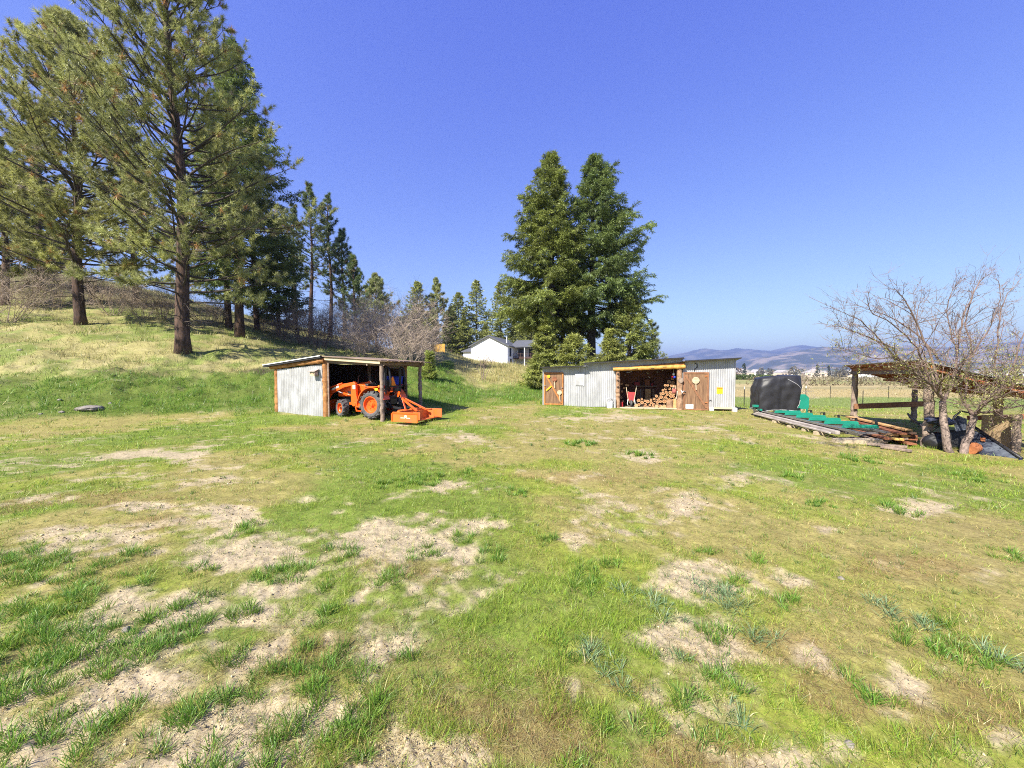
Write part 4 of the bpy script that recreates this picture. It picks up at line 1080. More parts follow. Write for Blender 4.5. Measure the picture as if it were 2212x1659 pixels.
# ------------------------------------------------------------------ tractor
TW = Vector((-5.27, 15.66, 0.0)); TWD = math.radians(180 - 20.5)     # heads left and away
tw0 = TW.copy(); tw0.z = gz1(TW.x, TW.y) + .0
tr = thing('tractor', 'orange compact tractor with a front loader parked in the open shed', 'tractor', tw0, TWD)
def wheel(name, R, w, rim_r, pos, parent, steer=0.0, lugs=18, side=1):
    wh = thing(name, None, None, pos, steer); wh.parent = parent
    A = Matrix.Rotation(-math.pi / 2 * side, 4, 'X')        # local Z of the lathe becomes outward y
    hw = w / 2; t = MB()
    Rb = R * .93
    prof = [(rim_r, -hw * .82), (rim_r * 1.12, -hw * .95), (Rb * .88, -hw), (Rb * .97, -hw * .86), (Rb, -hw * .5), (Rb, hw * .5), (Rb * .97, hw * .86), (Rb * .88, hw), (rim_r * 1.12, hw * .95), (rim_r, hw * .82)]
    t.lathe(prof, 40, A)
    for i in range(lugs * 2):
        a = math.pi * 2 * i / (lugs * 2); s = 1 if i % 2 else -1
        L = hw * 1.02; th = R * .085
        # bar from the shoulder to just past the centre line, slanted
        for q in range(4):
            k0 = q / 4; k1 = (q + 1) / 4
            z0 = s * (L * (1 - k0) - .02 * k0); z1 = s * (L * (1 - k1) - .02 * k1)
            a0 = a + .26 * k0 * (1); a1 = a + .26 * k1
            ro = R * (1.0 if q < 3 else .995); ri = Rb * .96; sh0 = .965 if q == 0 else 1
            def c(r, an, z): return (r * math.cos(an), r * math.sin(an), z)
            da = th / R
            vs = [c(ri, a0 - da, z0), c(ri, a0 + da, z0), c(ro * sh0, a0 + da * .75, z0), c(ro * sh0, a0 - da * .75, z0),
                  c(ri, a1 - da, z1), c(ri, a1 + da, z1), c(ro, a1 + da * .75, z1), c(ro, a1 - da * .75, z1)]
            t.add(vs, [(0, 3, 2, 1), (4, 5, 6, 7), (0, 1, 5, 4), (1, 2, 6, 5), (2, 3, 7, 6), (3, 0, 4, 7)], A)
    t.build('tyre', M['tyre'], wh)
    r = MB()
    r.lathe([(rim_r * 1.03, -hw * .80), (rim_r * 1.03, hw * .82), (rim_r * .93, hw * .84), (rim_r * .90, hw * .45), (rim_r * .80, hw * .28), (rim_r * .35, hw * .22), (rim_r * .30, hw * .38), (0, hw * .38)], 32, A)
    r.build('rim', M['orange'], wh, smooth=False)
    h = MB(); h.lathe([(0, hw * .60), (rim_r * .2, hw * .58), (rim_r * .24, hw * .35)], 14, A)
    for k in range(6):
        a = k * math.pi / 3; h.lathe([(0, hw * .50), (.018, hw * .5), (.018, hw * .36)], 8, A @ Matrix.Translation((rim_r * .5 * math.cos(a), rim_r * .5 * math.sin(a), -hw * .1)))
    h.build('hub', M['black_metal'] if R < .4 else M['orange'], wh)
    return wh
WB = 1.60
wheel('rear_wheel', .545, .40, .33, (0, .58, .545), tr, 0, 15, 1)
wheel('rear_wheel', .545, .40, .33, (0, -.58, .545), tr, 0, 15, -1)
wheel('front_wheel', .355, .27, .205, (WB, .53, .355), tr, math.radians(-20), 13, 1)
wheel('front_wheel', .355, .27, .205, (WB, -.53, .355), tr, math.radians(-20), 13, -1)
# hood and grille
mb = MB(); mb.prism([(.62, .86), (.62, 1.30), (1.0, 1.33), (1.7, 1.27), (2.02, 1.17), (2.08, 1.05), (2.06, .80), (1.2, .80)], -.30, .30)
mb.build('hood', M['orange'], tr, bevel=.05, seg=3)
MB().box((2.07, 0, .93), (.05, .44, .30)).build('grille', M['black'], tr, bevel=.02)
for sy in (.305, -.305): MB().box((1.25, sy, .93), (.55, .012, .20)).build('side_vent', M['black'], tr)
for sy in (-.17, .17): MB().box((2.10, sy, 1.09), (.02, .12, .07)).build('headlight', M['decal'], tr, bevel=.01)
mb = MB(); mb.box((1.3, 0, .62), (1.4, .36, .40)); mb.box((.35, 0, .62), (.9, .46, .42)); mb.box((-.12, 0, .58), (.36, .34, .44)); mb.build('engine', M['black_metal'], tr, bevel=.03)
MB().beam((0, -.6, .545), (0, .6, .545), .15, .17).build('rear_axle', M['black_metal'], tr, bevel=.03)
MB().beam((WB, -.5, .36), (WB, .5, .36), .12, .13).build('front_axle', M['black_metal'], tr, bevel=.03)
MB().box((.62, 0, 1.24), (.20, .50, .22)).build('dashboard', M['black'], tr, bevel=.04)
mb = MB(); mb.tube([(.60, 0, 1.22), (.44, 0, 1.42)], .025, 8)
for i in range(24):
    pass
ring = [Vector((.44, 0, 1.42)) + Matrix.Rotation(-.75, 3, 'Y') @ Vector((.18 * math.cos(k * math.pi / 12), .18 * math.sin(k * math.pi / 12), 0)) for k in range(25)]
mb.tube(ring, .016, 6); mb.beam(ring[0], ring[12], .02, .015); mb.build('steering_wheel', M['black'], tr)
MB().box((.30, 0, .76), (.62, .86, .035)).build('floor_plate', M['black_metal'], tr, bevel=.005)
# fenders: arched band over each rear wheel with an inner side panel
for sy, lab in ((1, 'fender'), (-1, 'fender')):
    mb = MB(); n = 12; y0, y1 = .36 * sy, .72 * sy
    arc = []
    for k in range(n + 1):
        a = math.radians(-28 + 165 * k / n) if True else 0
        an = math.radians(12) + (math.radians(150)) * k / n
        arc.append((.66 * math.cos(an) * 1.02, .545 + .70 * math.sin(an)))
    arc = [(p[0], min(p[1], 1.235)) for p in arc]
    top = [(p[0], p[1]) for p in arc]; bot = [(p[0] * .955, .545 + (p[1] - .545) * .955) for p in arc]
    poly = top + bot[::-1]
    # band, wedge by wedge
    for k in range(n):
        q = [top[k], top[k + 1], bot[k + 1], bot[k]]
        mb.prism(q, y0, y1)
    mb.build('fender', M['orange'], tr)
    mb = MB(); mb.prism([(-.52, .80)] + [(-.60, 1.0), (-.40, 1.19), (.35, 1.19), (.62, .86), (.62, .76)], .335 * sy, .365 * sy); mb.build('fender_panel', M['orange'], tr)
    MB().box((-.02, .56 * sy, 1.252), (.62, .30, .025)).build('armrest', M['orange'], tr, bevel=.008)
    lp = MB(); lp.box((-.46, .60 * sy, 1.27), (.16, .16, .085)); lp.build('tail_light', M['red_lens'], tr, bevel=.012)
    MB().box((-.36, .665 * sy, 1.268), (.07, .04, .08)).build('side_marker', M['amber'], tr, bevel=.008)
MB().box((-.28, .727, 1.16), (.14, .006, .09)).build('warning_decal', M['yellow'], tr)
# seat
mb = MB(); mb.box((.0, 0, 1.06), (.46, .46, .11)); mb.box((-.24, 0, 1.30), (.10, .44, .44), ry=-.14); mb.build('seat', M['seat'], tr, bevel=.045, seg=3)
# folded roll bar
for sy in (.46, -.46):
    mb = MB(); mb.beam((-.50, sy, .80), (-.50, sy, 1.98), .07, .085, (1, 0, 0)); mb.build('roll_bar_post', M['black_metal'], tr, bevel=.012)
    mb = MB(); mb.tube([(-.50, sy * .99, 1.96), (-.56, sy, 2.03), (-.64, sy, 2.0), (-.70, sy, 1.86), (-.76, sy, 1.45), (-.74, sy * .97, 1.32), (-.66, sy * .93, 1.25)], .038, 8); mb.build('roll_bar_hoop', M['black_metal'], tr, smooth=True)
MB().beam((-.66, -.43, 1.25), (-.66, .43, 1.25), .05, .05).build('roll_bar_crossbar', M['black_metal'], tr, bevel=.01)
# slow moving vehicle triangle
mb = MB(); mb.prism([(-.19, 0), (.19, 0), (.03, .33), (-.03, .33)], -.006, .006, Matrix.Translation((-.60, .14, 1.31)) @ Matrix.Rotation(math.pi / 2, 4, 'Z')); mb.build('slow_moving_triangle', M['amber'], tr)
MB().box((-.60, .14, 1.27), (.02, .34, .11)).build('triangle_bracket', M['amber'], tr)
# loader: uprights, bent arms, cylinders, bucket
for sy in (.46, -.46):
    mb = MB(); mb.prism([(.86, .45), (1.10, .45), (1.16, .62), (1.16, 1.38), (1.02, 1.44), (.93, 1.36), (.90, .95), (.84, .70)], sy - .06, sy + .06); mb.build('loader_upright', M['orange'], tr, bevel=.012)
    mb = MB(); mb.prism([(1.00, 1.30), (.98, 1.43), (1.58, 1.34), (2.30, 1.06), (2.74, .42), (2.64, .34), (2.20, .92), (1.52, 1.20)], sy - .05, sy + .05); mb.build('loader_arm', M['orange'], tr, bevel=.012)
    mb = MB(); mb.tube([(1.12, sy, .86), (1.60, sy, .95)], .042, 10); mb.build('lift_cylinder', M['orange'], tr, smooth=True)
    mb = MB(); mb.tube([(1.60, sy, .95), (2.02, sy, 1.05)], .022, 8); mb.build('cylinder_rod', M['steel'], tr, smooth=True)
    mb = MB(); mb.tube([(1.66, sy, 1.36), (2.30, sy, 1.18), (2.62, sy, .72)], [.034, .034, .022], 8); mb.build('tilt_cylinder', M['orange'], tr, smooth=True)
    mb = MB(); mb.prism([(.94, .56), (1.06, .56), (1.06, .44), (.94, .44)], sy - .07, sy + .07); mb.lathe([(0, -.08), (.075, -.08), (.075, .08), (0, .08)], 16, Matrix.Translation((.98, sy, .52)) @ Matrix.Rotation(math.pi / 2, 4, 'X')); mb.build('loader_foot', M['orange'], tr, bevel=.008)
mb = MB(); mb.box((.98, .535 , 1.22), (.13, .006, .16)); mb.build('loader_decal', M['decal'], tr)
mb = MB(); mb.beam((1.80, .512, 1.235), (2.16, .512, 1.095), .004, .075); mb.build('arm_lettering', M['decal'], tr)
mb = MB(); mb.beam((2.40, .512, .88), (2.60, .512, .59), .004, .05); mb.build('arm_lettering', M['decal'], tr)
mb = MB(); sec = [(2.55, .62), (2.58, .64), (2.62, .20), (2.75, .06), (3.30, .02), (3.30, .045), (2.77, .09), (2.66, .21)]
mb.prism(sec, -.78, .78)
for sy in (-.78, .77): mb.prism([(2.56, .62), (2.62, .2), (2.75, .05), (3.28, .03), (3.0, .40)], sy, sy + .012)
mb.build('loader_bucket', M['orange'], tr)
mb = MB(); mb.beam((.40, .50, .42), (.92, .50, .44), .07, .06); mb.beam((.44, .50, .40), (.60, .50, .26), .05, .04); mb.beam((.60, .50, .26), (.88, .50, .26), .12, .03); mb.beam((.88, .50, .26), (.94, .5, .42), .05, .04); mb.build('footstep', M['orange'], tr)
mb = MB(); mb.beam((.10, .44, .44), (1.3, .44, .55), .05, .09); mb.beam((.10, -.44, .44), (1.3, -.44, .55), .05, .09); mb.build('loader_subframe', M['orange'], tr)
mb = MB(); mb.tube([(1.42, -.2, 1.25), (1.42, -.2, 1.62), (1.36, -.2, 1.70)], .03, 8); mb.build('exhaust_pipe', M['black_metal'], tr, smooth=True)
# three point hitch
mb = MB()
for sy in (.32, -.32):
    mb.beam((-.25, sy * .75, .50), (-1.16, sy * 1.05, .40), .05, .08); mb.tube([(-.30, sy * .8, .95), (-.66, sy, .46)], .022, 6)
    mb.beam((-.10, sy * .7, .92), (-.36, sy * .82, .97), .05, .07)
mb.tube([(-.30, 0, .78), (-1.20, .06, .80)], .026, 8)
mb.build('three_point_hitch', M['black_metal'], tr)
for q in ([(-.42, .25, .82), (-.62, .28, 1.05), (-.78, .24, 1.02)], [(-.42, -.1, .82), (-.6, -.15, 1.0), (-.72, -.1, 1.12)]): MB().tube(q, .014, 6).build('hydraulic_hose', M['black'], tr)
mb = MB(); mb.box((-.72, .06, 1.13), (.10, .30, .16)); mb.build('remote_valve', M['black_metal'], tr, bevel=.015)
mb = MB(); mb.box((-.47, 0, .70), (.14, .44, .36)); mb.build('transmission_case', M['black_metal'], tr, bevel=.03)

# box blade hitched behind
bl = thing('box_blade', 'orange box blade resting on the grass behind the tractor', 'box blade', tr.location + Matrix.Rotation(TWD, 3, 'Z') @ Vector((-.26, .22, 0)), TWD)
bl.scale = (1, 1, .84)
X0, X1, Y0, Y1 = -1.12, -2.20, .92, -.72
for y in (Y0, Y1):
    mb = MB(); mb.prism([(X0, .02), (X0, .44), (X1, .44), (X1, .05), (X1 + .05, .0)], y - .018, y + .018)
    mb.build('side_plate', M['orange_dirty'], bl, bevel=.006)
mb = MB(); mb.beam((X0 + .02, Y0 + .026, .40), (X1 - .01, Y0 + .026, .40), .02, .07); mb.beam((X0 + .035, Y0 + .026, .02), (X0 + .035, Y0 + .026, .37), .02, .06, (1, 0, 0)); mb.beam((X1 + .01, Y0 + .026, .03), (X1 + .01, Y0 + .026, .37), .02, .05, (1, 0, 0)); mb.build('plate_flange', M['orange'], bl)
# side plate lettering is unreadable in the photo: a small pale emblem and a row of marks
mb = MB(); yy = Y0 + .022
mb.lathe([(0, 0), (.055, 0), (.055, .004), (0, .004)], 14, Matrix.Translation((-1.68, yy, .265)) @ Matrix.Rotation(-math.pi / 2, 4, 'X'))
mb.build('emblem', M['decal'], bl)
mb = MB()
for k in range(10):
    if k in (5,): continue
    mb.box((-1.48 - k * .042, yy, .195), (.030, .004, .034))
mb.build('lettering', M['decal'], bl)
mb = MB(); mb.beam((X1 + .46, Y1 + .02, .235), (X1 + .46, Y0 - .02, .235), .02, .40); mb.build('moldboard', M['orange_dirty'], bl)
mb = MB(); mb.beam((X1 + .30, Y1 + .02, .045), (X1 + .30, Y0 - .02, .045), .30, .03); mb.build('rear_blade', M['orange_dirty'], bl)
mb = MB(); mb.beam((X0 - .22, Y1, .42), (X0 - .22, Y0, .42), .12, .10); mb.build('shank_bar', M['orange_dirty'], bl, bevel=.01)
for k in range(5):
    y = Y1 + .2 + k * .31; mb = MB(); mb.prism([(-.04, 0), (.04, 0), (.04, -.40), (.10, -.46), (.02, -.44), (-.04, -.36)], y - .012, y + .012, Matrix.Translation((X0 - .22, 0, .50))); mb.build('ripper_shank', M['orange'], bl)
mb = MB()
for sy in (-.10, .30):
    mb.beam((X0 - .16, sy * 1.2, .45), (-.98, .1 + (sy - .1) * .35, .95), .02, .08, (0, 1, 0)); mb.beam((-.98, .1 + (sy - .1) * .35, .95), (X1 + .34, sy * 1.6, .45), .07, .07)
mb.beam((-.98, .02, .95), (-.98, .18, .95), .06, .10)
for sy in (-.28, .48): mb.prism([(X0 + .12, .36), (X0 + .12, .46), (X0 - .25, .52), (X0 - .25, .38)], sy - .015, sy + .015)
mb.build('hitch_frame', M['orange'], bl, bevel=.006)
for y in (Y0 - .35, Y1 + .35): MB().box((X1 + .30, y, .24), (.30, .02, .34)).build('gusset', M['orange_dirty'], bl)
# ------------------------------------------------------------------ long tin wood shed in the middle
WS = Vector((1.63, 20.5, 0)); WU = Vector((.9625, -.2713, 0)); WV = Vector((.2713, .9625, 0)); WRZ = math.atan2(-.2713, .9625)
def wpx(px, py, v=0.0):
    d = ray(px, py); o = Vector((0, 0, CAMZ)) - (WS + WV * v)
    k = -(o.dot(WV)) / d.dot(WV); p = Vector((0, 0, CAMZ)) + d * k
    return (p - WS).dot(WU), p.z
def wz(zx, zy, v=0.0): return wpx((1600 + zx / 3.456) * .72, (1040 + zy / 3.456) * .72, v)
def wl_(zx, zy, v=0.0): return wpx((1820 + zx / 9.217) * .72, (1080 + zy / 9.217) * .72, v)
def WP(u, v, z): return WS + WU * u + WV * v + Vector((0, 0, z))
ws = thing('wood_shed', 'long low tin clad wood shed with a log framed open bay and two plank doors', 'wood shed', WS, WRZ)
uL, zLt = wz(98, 222); uM, zMb = wz(545, 208); uP, _ = wz(862, 400); uR, _ = wz(1546, 400); uE, zEt = wz(2100, 140)
zM0 = wz(548, 180)[1]; zM1 = wz(1532, 126)[1]; zR0 = wz(1548, 158)[1]; zR1 = wz(2100, 128)[1]
gb = 0.10
mb = MB(); corrugated(mb, (uL, 0, 0), (1, 0, 0), (0, 0, 1), uM - uL, zLt, zMb, nrm=(0, -1, 0), base0=gb - .02, base1=gb + .02); mb.build('front_wall', M['tin'], ws, smooth=True)
mb = MB(); corrugated(mb, (uM + .004, -.012, 0), (1, 0, 0), (0, 0, 1), uP - uM, zM0, zM0 + (zM1 - zM0) * .33, nrm=(0, -1, 0), base0=gb + .0, base1=gb + .06); mb.build('front_wall', M['tin'], ws, smooth=True)
zl0 = wz(862, 232)[1]; zl1 = wz(1540, 195)[1]
mb = MB(); corrugated(mb, (uP + .004, -.006, 0), (1, 0, 0), (0, 0, 1), uR - uP - .01, zM0 + (zM1 - zM0) * .33, zM1, nrm=(0, -1, 0), base0=zl0, base1=zl1); mb.build('gable_strip', M['tin'], ws, smooth=True)
mb = MB(); corrugated(mb, (uR, .0, 0), (1, 0, 0), (0, 0, 1), uE - uR, zR0, zR1, nrm=(0, -1, 0), base0=gb + .12, base1=gb + .14); mb.build('front_wall', M['tin'], ws, smooth=True)
DP = 3.0
for u, h in ((uL, zLt), (uE, zR1)):
    mb = MB(); corrugated(mb, (u, 0, 0), (0, 1, 0), (0, 0, 1), DP, h, h - .25, nrm=(1 if u > 3 else -1, 0, 0), base0=gb, base1=gb); mb.build('end_wall', M['tin'], ws, smooth=True)
mb = MB(); corrugated(mb, (uL, DP, 0), (1, 0, 0), (0, 0, 1), uE - uL, zLt - .2, zR1 - .3, nrm=(0, 1, 0), base0=gb, base1=gb); mb.build('back_wall', M['tin'], ws, smooth=True)
# bay lining
mb = MB(); n = 22
for i in range(n): mb.box((uP + (uR - uP) * (i + .5) / n, 2.6, 1.25), ((uR - uP) / n - .008, .03, 2.2))
mb.build('bay_back_boards', M['board_bay'], ws)
for u in (uP - .03, uR + .03):
    mb = MB()
    for i in range(11): mb.box((u, .12 + i * .235, 1.25), (.03, .226, 2.2))
    mb.build('bay_side_boards', M['board_bay'], ws)
mb = MB(); slab(mb, [(uP - .02, .03, gb + .03), (uR + .02, .03, gb + .03), (uR + .02, 2.58, gb + .03), (uP - .02, 2.58, gb + .03)], .06); mb.build('bay_floor', M['board_old'], ws)
MB().beam((uP + .1, -.05, gb + .01), (uR - .1, -.05, gb + .03), .13, .07).build('threshold', M['board_pale'], ws, bevel=.01)
mb = MB(); u0 = wl_(740, 700, 2.3)[0]; u1 = wl_(1390, 700, 2.3)[0]; zs = wl_(1000, 720, 2.3)[1]
mb.box(((u0 + u1) / 2, 2.35, zs), (u1 - u0, .4, .05)); mb.build('bay_shelf', M['board_old'], ws)
# log posts and lintel
a = wz(878, 655, -.05); b = wz(880, 250, -.05)
log('post', M['log_brown'], ws, (a[0], -.06, gb - .25), (b[0], -.06, b[1]), .105, .095, 21)
a = wz(1520, 668, -.05); b = wz(1516, 225, -.05)
pts, rr = log_pts((a[0], -.06, gb - .25), (b[0], -.06, b[1]), .165, .115, 22); rr[0] *= 1.1
MB().tube(pts, rr, 14).build('post', M['log_brown'], ws)
MB().lathe([(0, -.03), (.12, -.03), (.13, 0), (.12, .05), (0, .05)], 16, Matrix.Translation((a[0], -.17, wz(1516, 350, -.1)[1])) @ Matrix.Rotation(math.pi / 2, 4, 'X')).build('burl', M['log_grey'], ws)
a = wz(828, 236, -.14); b = wz(1574, 205, -.14)
log('lintel', M['log_yellow'], ws, (a[0], -.16, a[1]), (b[0], -.16, b[1]), .088, .098, 23, n=20)
a2 = wz(1050, 212, -.05); b2 = wz(1568, 186, -.05); log('upper_lintel', M['log_orange'], ws, (a2[0], -.07, a2[1] + .0), (b2[0], -.07, b2[1] + .03), .07, .10, 24)
# carved marks on the lintel
mb = MB()
for (x0, y0), (x1, y1) in (((945, 238), (1000, 244)), ((1000, 244), (1085, 226)), ((1220, 226), (1255, 224)), ((1345, 214), (1385, 211))):
    p = wz(x0, y0, -.25); q = wz(x1, y1, -.25); mb.beam((p[0], -.25, p[1]), (q[0], -.25, q[1]), .03, .02)
mb.build('carving', M['log_bark'], ws)
# knots on the left post
for zy in (285, 350, 420):
    p = wz(880, zy, -.16); MB().lathe([(0, .0), (.035, .0), (.05, .02), (.055, .05)], 12, Matrix.Translation((p[0], -.205, p[1])) @ Matrix.Rotation(-math.pi / 2, 4, 'X')).build('knot', M['log_bark'], ws)
# roofs
def wroof(u0, z0, u1, z1, name, drop=.30):
    mb = MB(); slab(mb, [(u0, -.42, z0 + .05), (u1, -.42, z1 + .05), (u1, DP + .2, z1 - drop), (u0, DP + .2, z0 - drop)], .03); return mb.build(name, M['tin_roof'], ws)
wroof(uL - .06, zLt, uM + .05, zMb, 'roof_panel'); wroof(uM - .08, zM0, uR + .03, zM1, 'roof_panel'); wroof(uR - .02, zR0, uE + .14, zR1, 'roof_panel')
for u0, z0, u1, z1 in ((uL - .06, zLt, uM - .1, zMb), (uM - .08, zM0, uR + .0, zM1), (uR + .03, zR0, uE + .14, zR1)):
    MB().beam((u0, -.432, z0 + .036), (u1, -.432, z1 + .036), .02, .045).build('drip_edge', M['tar'], ws)
# hatch in the left wall
p0 = wz(440, 280, -.02); p1 = wz(520, 405, -.02); pm = wz(520, 318, -.02)
MB().box(((p0[0] + p1[0]) / 2, -.032, (p0[1] + pm[1]) / 2), (p1[0] - p0[0] + .06, .02, p0[1] - pm[1])).build('hatch_flap', M['white'], ws)
MB().box(((p0[0] + p1[0]) / 2, -.028, (pm[1] + p1[1]) / 2), (p1[0] - p0[0], .02, pm[1] - p1[1] - .02)).build('hatch_panel', M['tin_old'], ws)
MB().box((p1[0] + .02, -.03, (p0[1] + p1[1]) / 2), (.04, .024, p0[1] - p1[1])).build('hatch_trim', M['white'], ws)
# concrete footings
for zx in (1845, 2085): 
    p = wz(zx, 660); MB().box((p[0], .06, gb - .02), (.20, .36, .32)).build('footing', M['concrete'], ws, bevel=.01)
MB().beam((uR + .9, .02, gb + .10), (uE - .02, .02, gb + .11), .06, .09).build('sill_beam', M['board_pale'], ws)
mb = MB(); mb.box(((uM + uP) / 2, .05, gb - .1), (uP - uM, .05, .2)); mb.build('skirt', M['tar'], ws)
# plank doors
def door(z0x, z1x, ztop, zbot, trim, seed, braced):
    a = wz(z0x, ztop, -.03); b = wz(z1x, zbot, -.03)
    u0, u1, zt, zb = a[0], b[0], a[1], b[1]; w = u1 - u0
    d = thing('door', None, None, ((u0 + u1) / 2, -.035, 0), 0); d.parent = ws
    mb = MB(); n = 6
    for i in range(n): mb.box((-w / 2 + .06 + (w - .12) * (i + .5) / n, 0, (zt + zb) / 2), ((w - .12) / n - .006, .025, zt - zb - .06))
    mb.build('boards', M['board_brown'], d)
    mb = MB(); t = .075
    mb.box((-w / 2 + t / 2, -.018, (zt + zb) / 2), (t, .045, zt - zb)); mb.box((w / 2 - t / 2, -.018, (zt + zb) / 2), (t, .045, zt - zb))
    mb.box((0, -.019, zt - t / 2), (w - 2 * t - .004, .045, t)); mb.box((0, -.019, zb + t / 2), (w - 2 * t - .004, .045, t)); mb.build('frame', M[trim], d, bevel=.005)
    mb = MB(); mb.beam((-w / 2 + .12, -.03, zt - .22), (w / 2 - .12, -.03, zb + .10), .02, .085, (0, 1, 0)) if False else mb.beam((-w / 2 + .10, -.03, zt - .16), (w / 2 - .10, -.03, zb + .11), .085, .022, (0, -1, 0)); mb.build('brace', M['board_trim_dk' if braced else 'board_trim'], d, bevel=.004)
    return d, u0, u1, zt, zb
dl, lu0, lu1, lzt, lzb = door(113, 312, 266, 606, 'board_trim', 1, False)
dr, ru0, ru1, rzt, rzb = door(1556, 1816, 264, 662, 'board_trim_dk', 2, True)
def disc(mb, u, y, z, r, th, n=22): return mb.lathe([(0, -th / 2), (r, -th / 2), (r, th / 2), (0, th / 2)], n, Matrix.Translation((u, y, z)) @ Matrix.Rotation(math.pi / 2, 4, 'X'))
lc = (lu0 + lu1) / 2; rc = (ru0 + ru1) / 2
q = wz(160, 308, -.07); mb = MB(); mb.lathe([(0, 0), (.085, 0), (.085, .02), (0, .02)], 6, Matrix.Translation((q[0] - lc, -.045, q[1])) @ Matrix.Rotation(math.pi / 2, 4, 'X')); mb.build('reflector', M['yellow'], dl)
q = wz(136, 455, -.07); e = wz(188, 408, -.07); MB().beam((q[0] - lc, -.058, q[1]), (e[0] - lc, -.058, e[1]), .06, .02, (0, -1, 0)).build('door_strap', M['yellow'], dl)
q = wz(298, 425, -.07); mb = MB(); disc(mb, q[0] - lc, -.07, q[1], .025, .05); mb.build('knob', M['steel'], dl)
q = wz(118, 405, -.07); MB().box((q[0] - lc, -.05, q[1]), (.12, .03, .035)).build('latch', M['steel'], dl)
q = wz(1562, 465, -.07); MB().tube([(q[0] - rc - .06, -.06, q[1]), (q[0] - rc, -.09, q[1] + .02), (q[0] - rc + .08, -.06, q[1] - .02)], .018, 8).build('latch', M['steel'], dr)
q = wz(1620, 620, -.06); MB().box((q[0] - rc, -.028, q[1]), (.34, .016, .20)).build('kick_plate', M['white'], dr)
for zy in (305, 580):
    q = wz(1795, zy, -.06); MB().box((q[0] - rc, -.045, q[1]), (.14, .012, .05)).build('hinge', M['rust'], dr)
q = wz(1835, 556, -.05); MB().tube([(q[0] - .07, -.04, q[1]), (q[0] + .07, -.04, q[1])], .012, 6).build('door_stop', M['black_metal'], ws)
# wooden paddles hung on the doors
def paddle(zx, zy, zx2, zy2, mat, lab, r):
    c = wz(zx, zy, -.09); e = wz(zx2, zy2, -.09)
    o = thing('wooden_paddle', lab, 'wooden paddle', WP(c[0], -.09, c[1]), WRZ)
    mb = MB(); disc(mb, 0, 0, 0, r, .03); mb.build('blade', M[mat], o, bevel=.004)
    MB().beam((0, .0, -r * .9), (e[0] - c[0], .0, e[1] - c[1]), .04, .026, (0, -1, 0)).build('handle', M['board_pale'], o)
paddle(220, 338, 222, 430, 'board_red', 'round reddish wooden paddle hung high on the left plank door', .125)
paddle(272, 475, 278, 570, 'board_pale', 'round pale wooden paddle hung low on the left plank door', .125)
paddle(1686, 350, 1690, 450, 'board_pale', 'round pale wooden paddle hung on the right plank door', .165)
# sign
c = wz(1934, 455, -.03); sg = thing('warning_sign', 'small orange and yellow warning sign on the tin wall', 'sign', WP(c[0], -.022, c[1]), WRZ)
MB().box((0, 0, -.045), (.255, .006, .20)).build('panel', M['yellow'], sg); MB().box((0, 0, .105), (.255, .006, .092)).build('header', M['sign_orange'], sg)
mb = MB()
for x, z, w, h in ((-.0, .105, .20, .026), (.0, .03, .16, .016), (-.01, 0, .13, .014), (.0, -.05, .20, .012), (0, -.075, .18, .012), (0, -.10, .15, .012)):
    k = max(3, int(w / .03))
    for i in range(k): mb.box((x - w / 2 + w * (i + .5) / k, -.0045, z), (w / k * (.55 + .3 * ((i * 7) % 3) / 2), .003, h))
mb.build('lettering', M['ink'], sg)
# cable on the wall above the right door
pts = [wz(*q, -.03) for q in ((1675, 172), (1694, 178), (1706, 200), (1698, 216), (1680, 228), (1668, 250))]
o = MB().tube([WP(p[0], -.035, p[1]) for p in pts], .016, 6).build('loose_cable', M['black'], None, smooth=True); tag(o, 'loose black cable dangling on the tin wall above the right door', 'cable')

# ------------------------------------------------------------------ firewood and gear in the bay
_lg = [(885, 1120, 48), (980, 1175, 52), (1135, 1150, 52), (1235, 1180, 42), (895, 1235, 40), (1060, 1240, 52), (1195, 1250, 34), (1310, 1250, 58), (915, 1315, 42), (1030, 1320, 40),
 (1130, 1315, 52), (1240, 1325, 50), (1400, 1170, 46), (1425, 1080, 50), (1380, 1000, 42), (1510, 1025, 50), (1560, 930, 46), (1625, 1025, 48), (1645, 890, 44), (1635, 790, 44), (1740, 790, 40),
 (1800, 700, 52), (1725, 605, 55), (1690, 700, 38), (1600, 1145, 60), (1770, 1115, 70), (1785, 995, 55), (1760, 900, 50), (1490, 1150, 40), (1410, 1250, 42), (1880, 1060, 40), (1860, 930, 44), (1690, 1090, 34),
 (1510, 1250, 46), (1600, 1270, 44), (1700, 1210, 44), (1330, 1130, 30), (1850, 830, 46), (1850, 1180, 50), (1320, 1350, 36), (975, 1085, 30), (1840, 620, 46), (1820, 520, 42), (1620, 700, 36), (1560, 840, 36), (1500, 930, 34), (1320, 1080, 34), (1230, 1105, 34), (1060, 1130, 34), (1880, 720, 44), (1680, 960, 38), (1550, 1080, 34), (1850, 1010, 36), (1680, 1050, 30)]
rgl = np.random.default_rng(3)
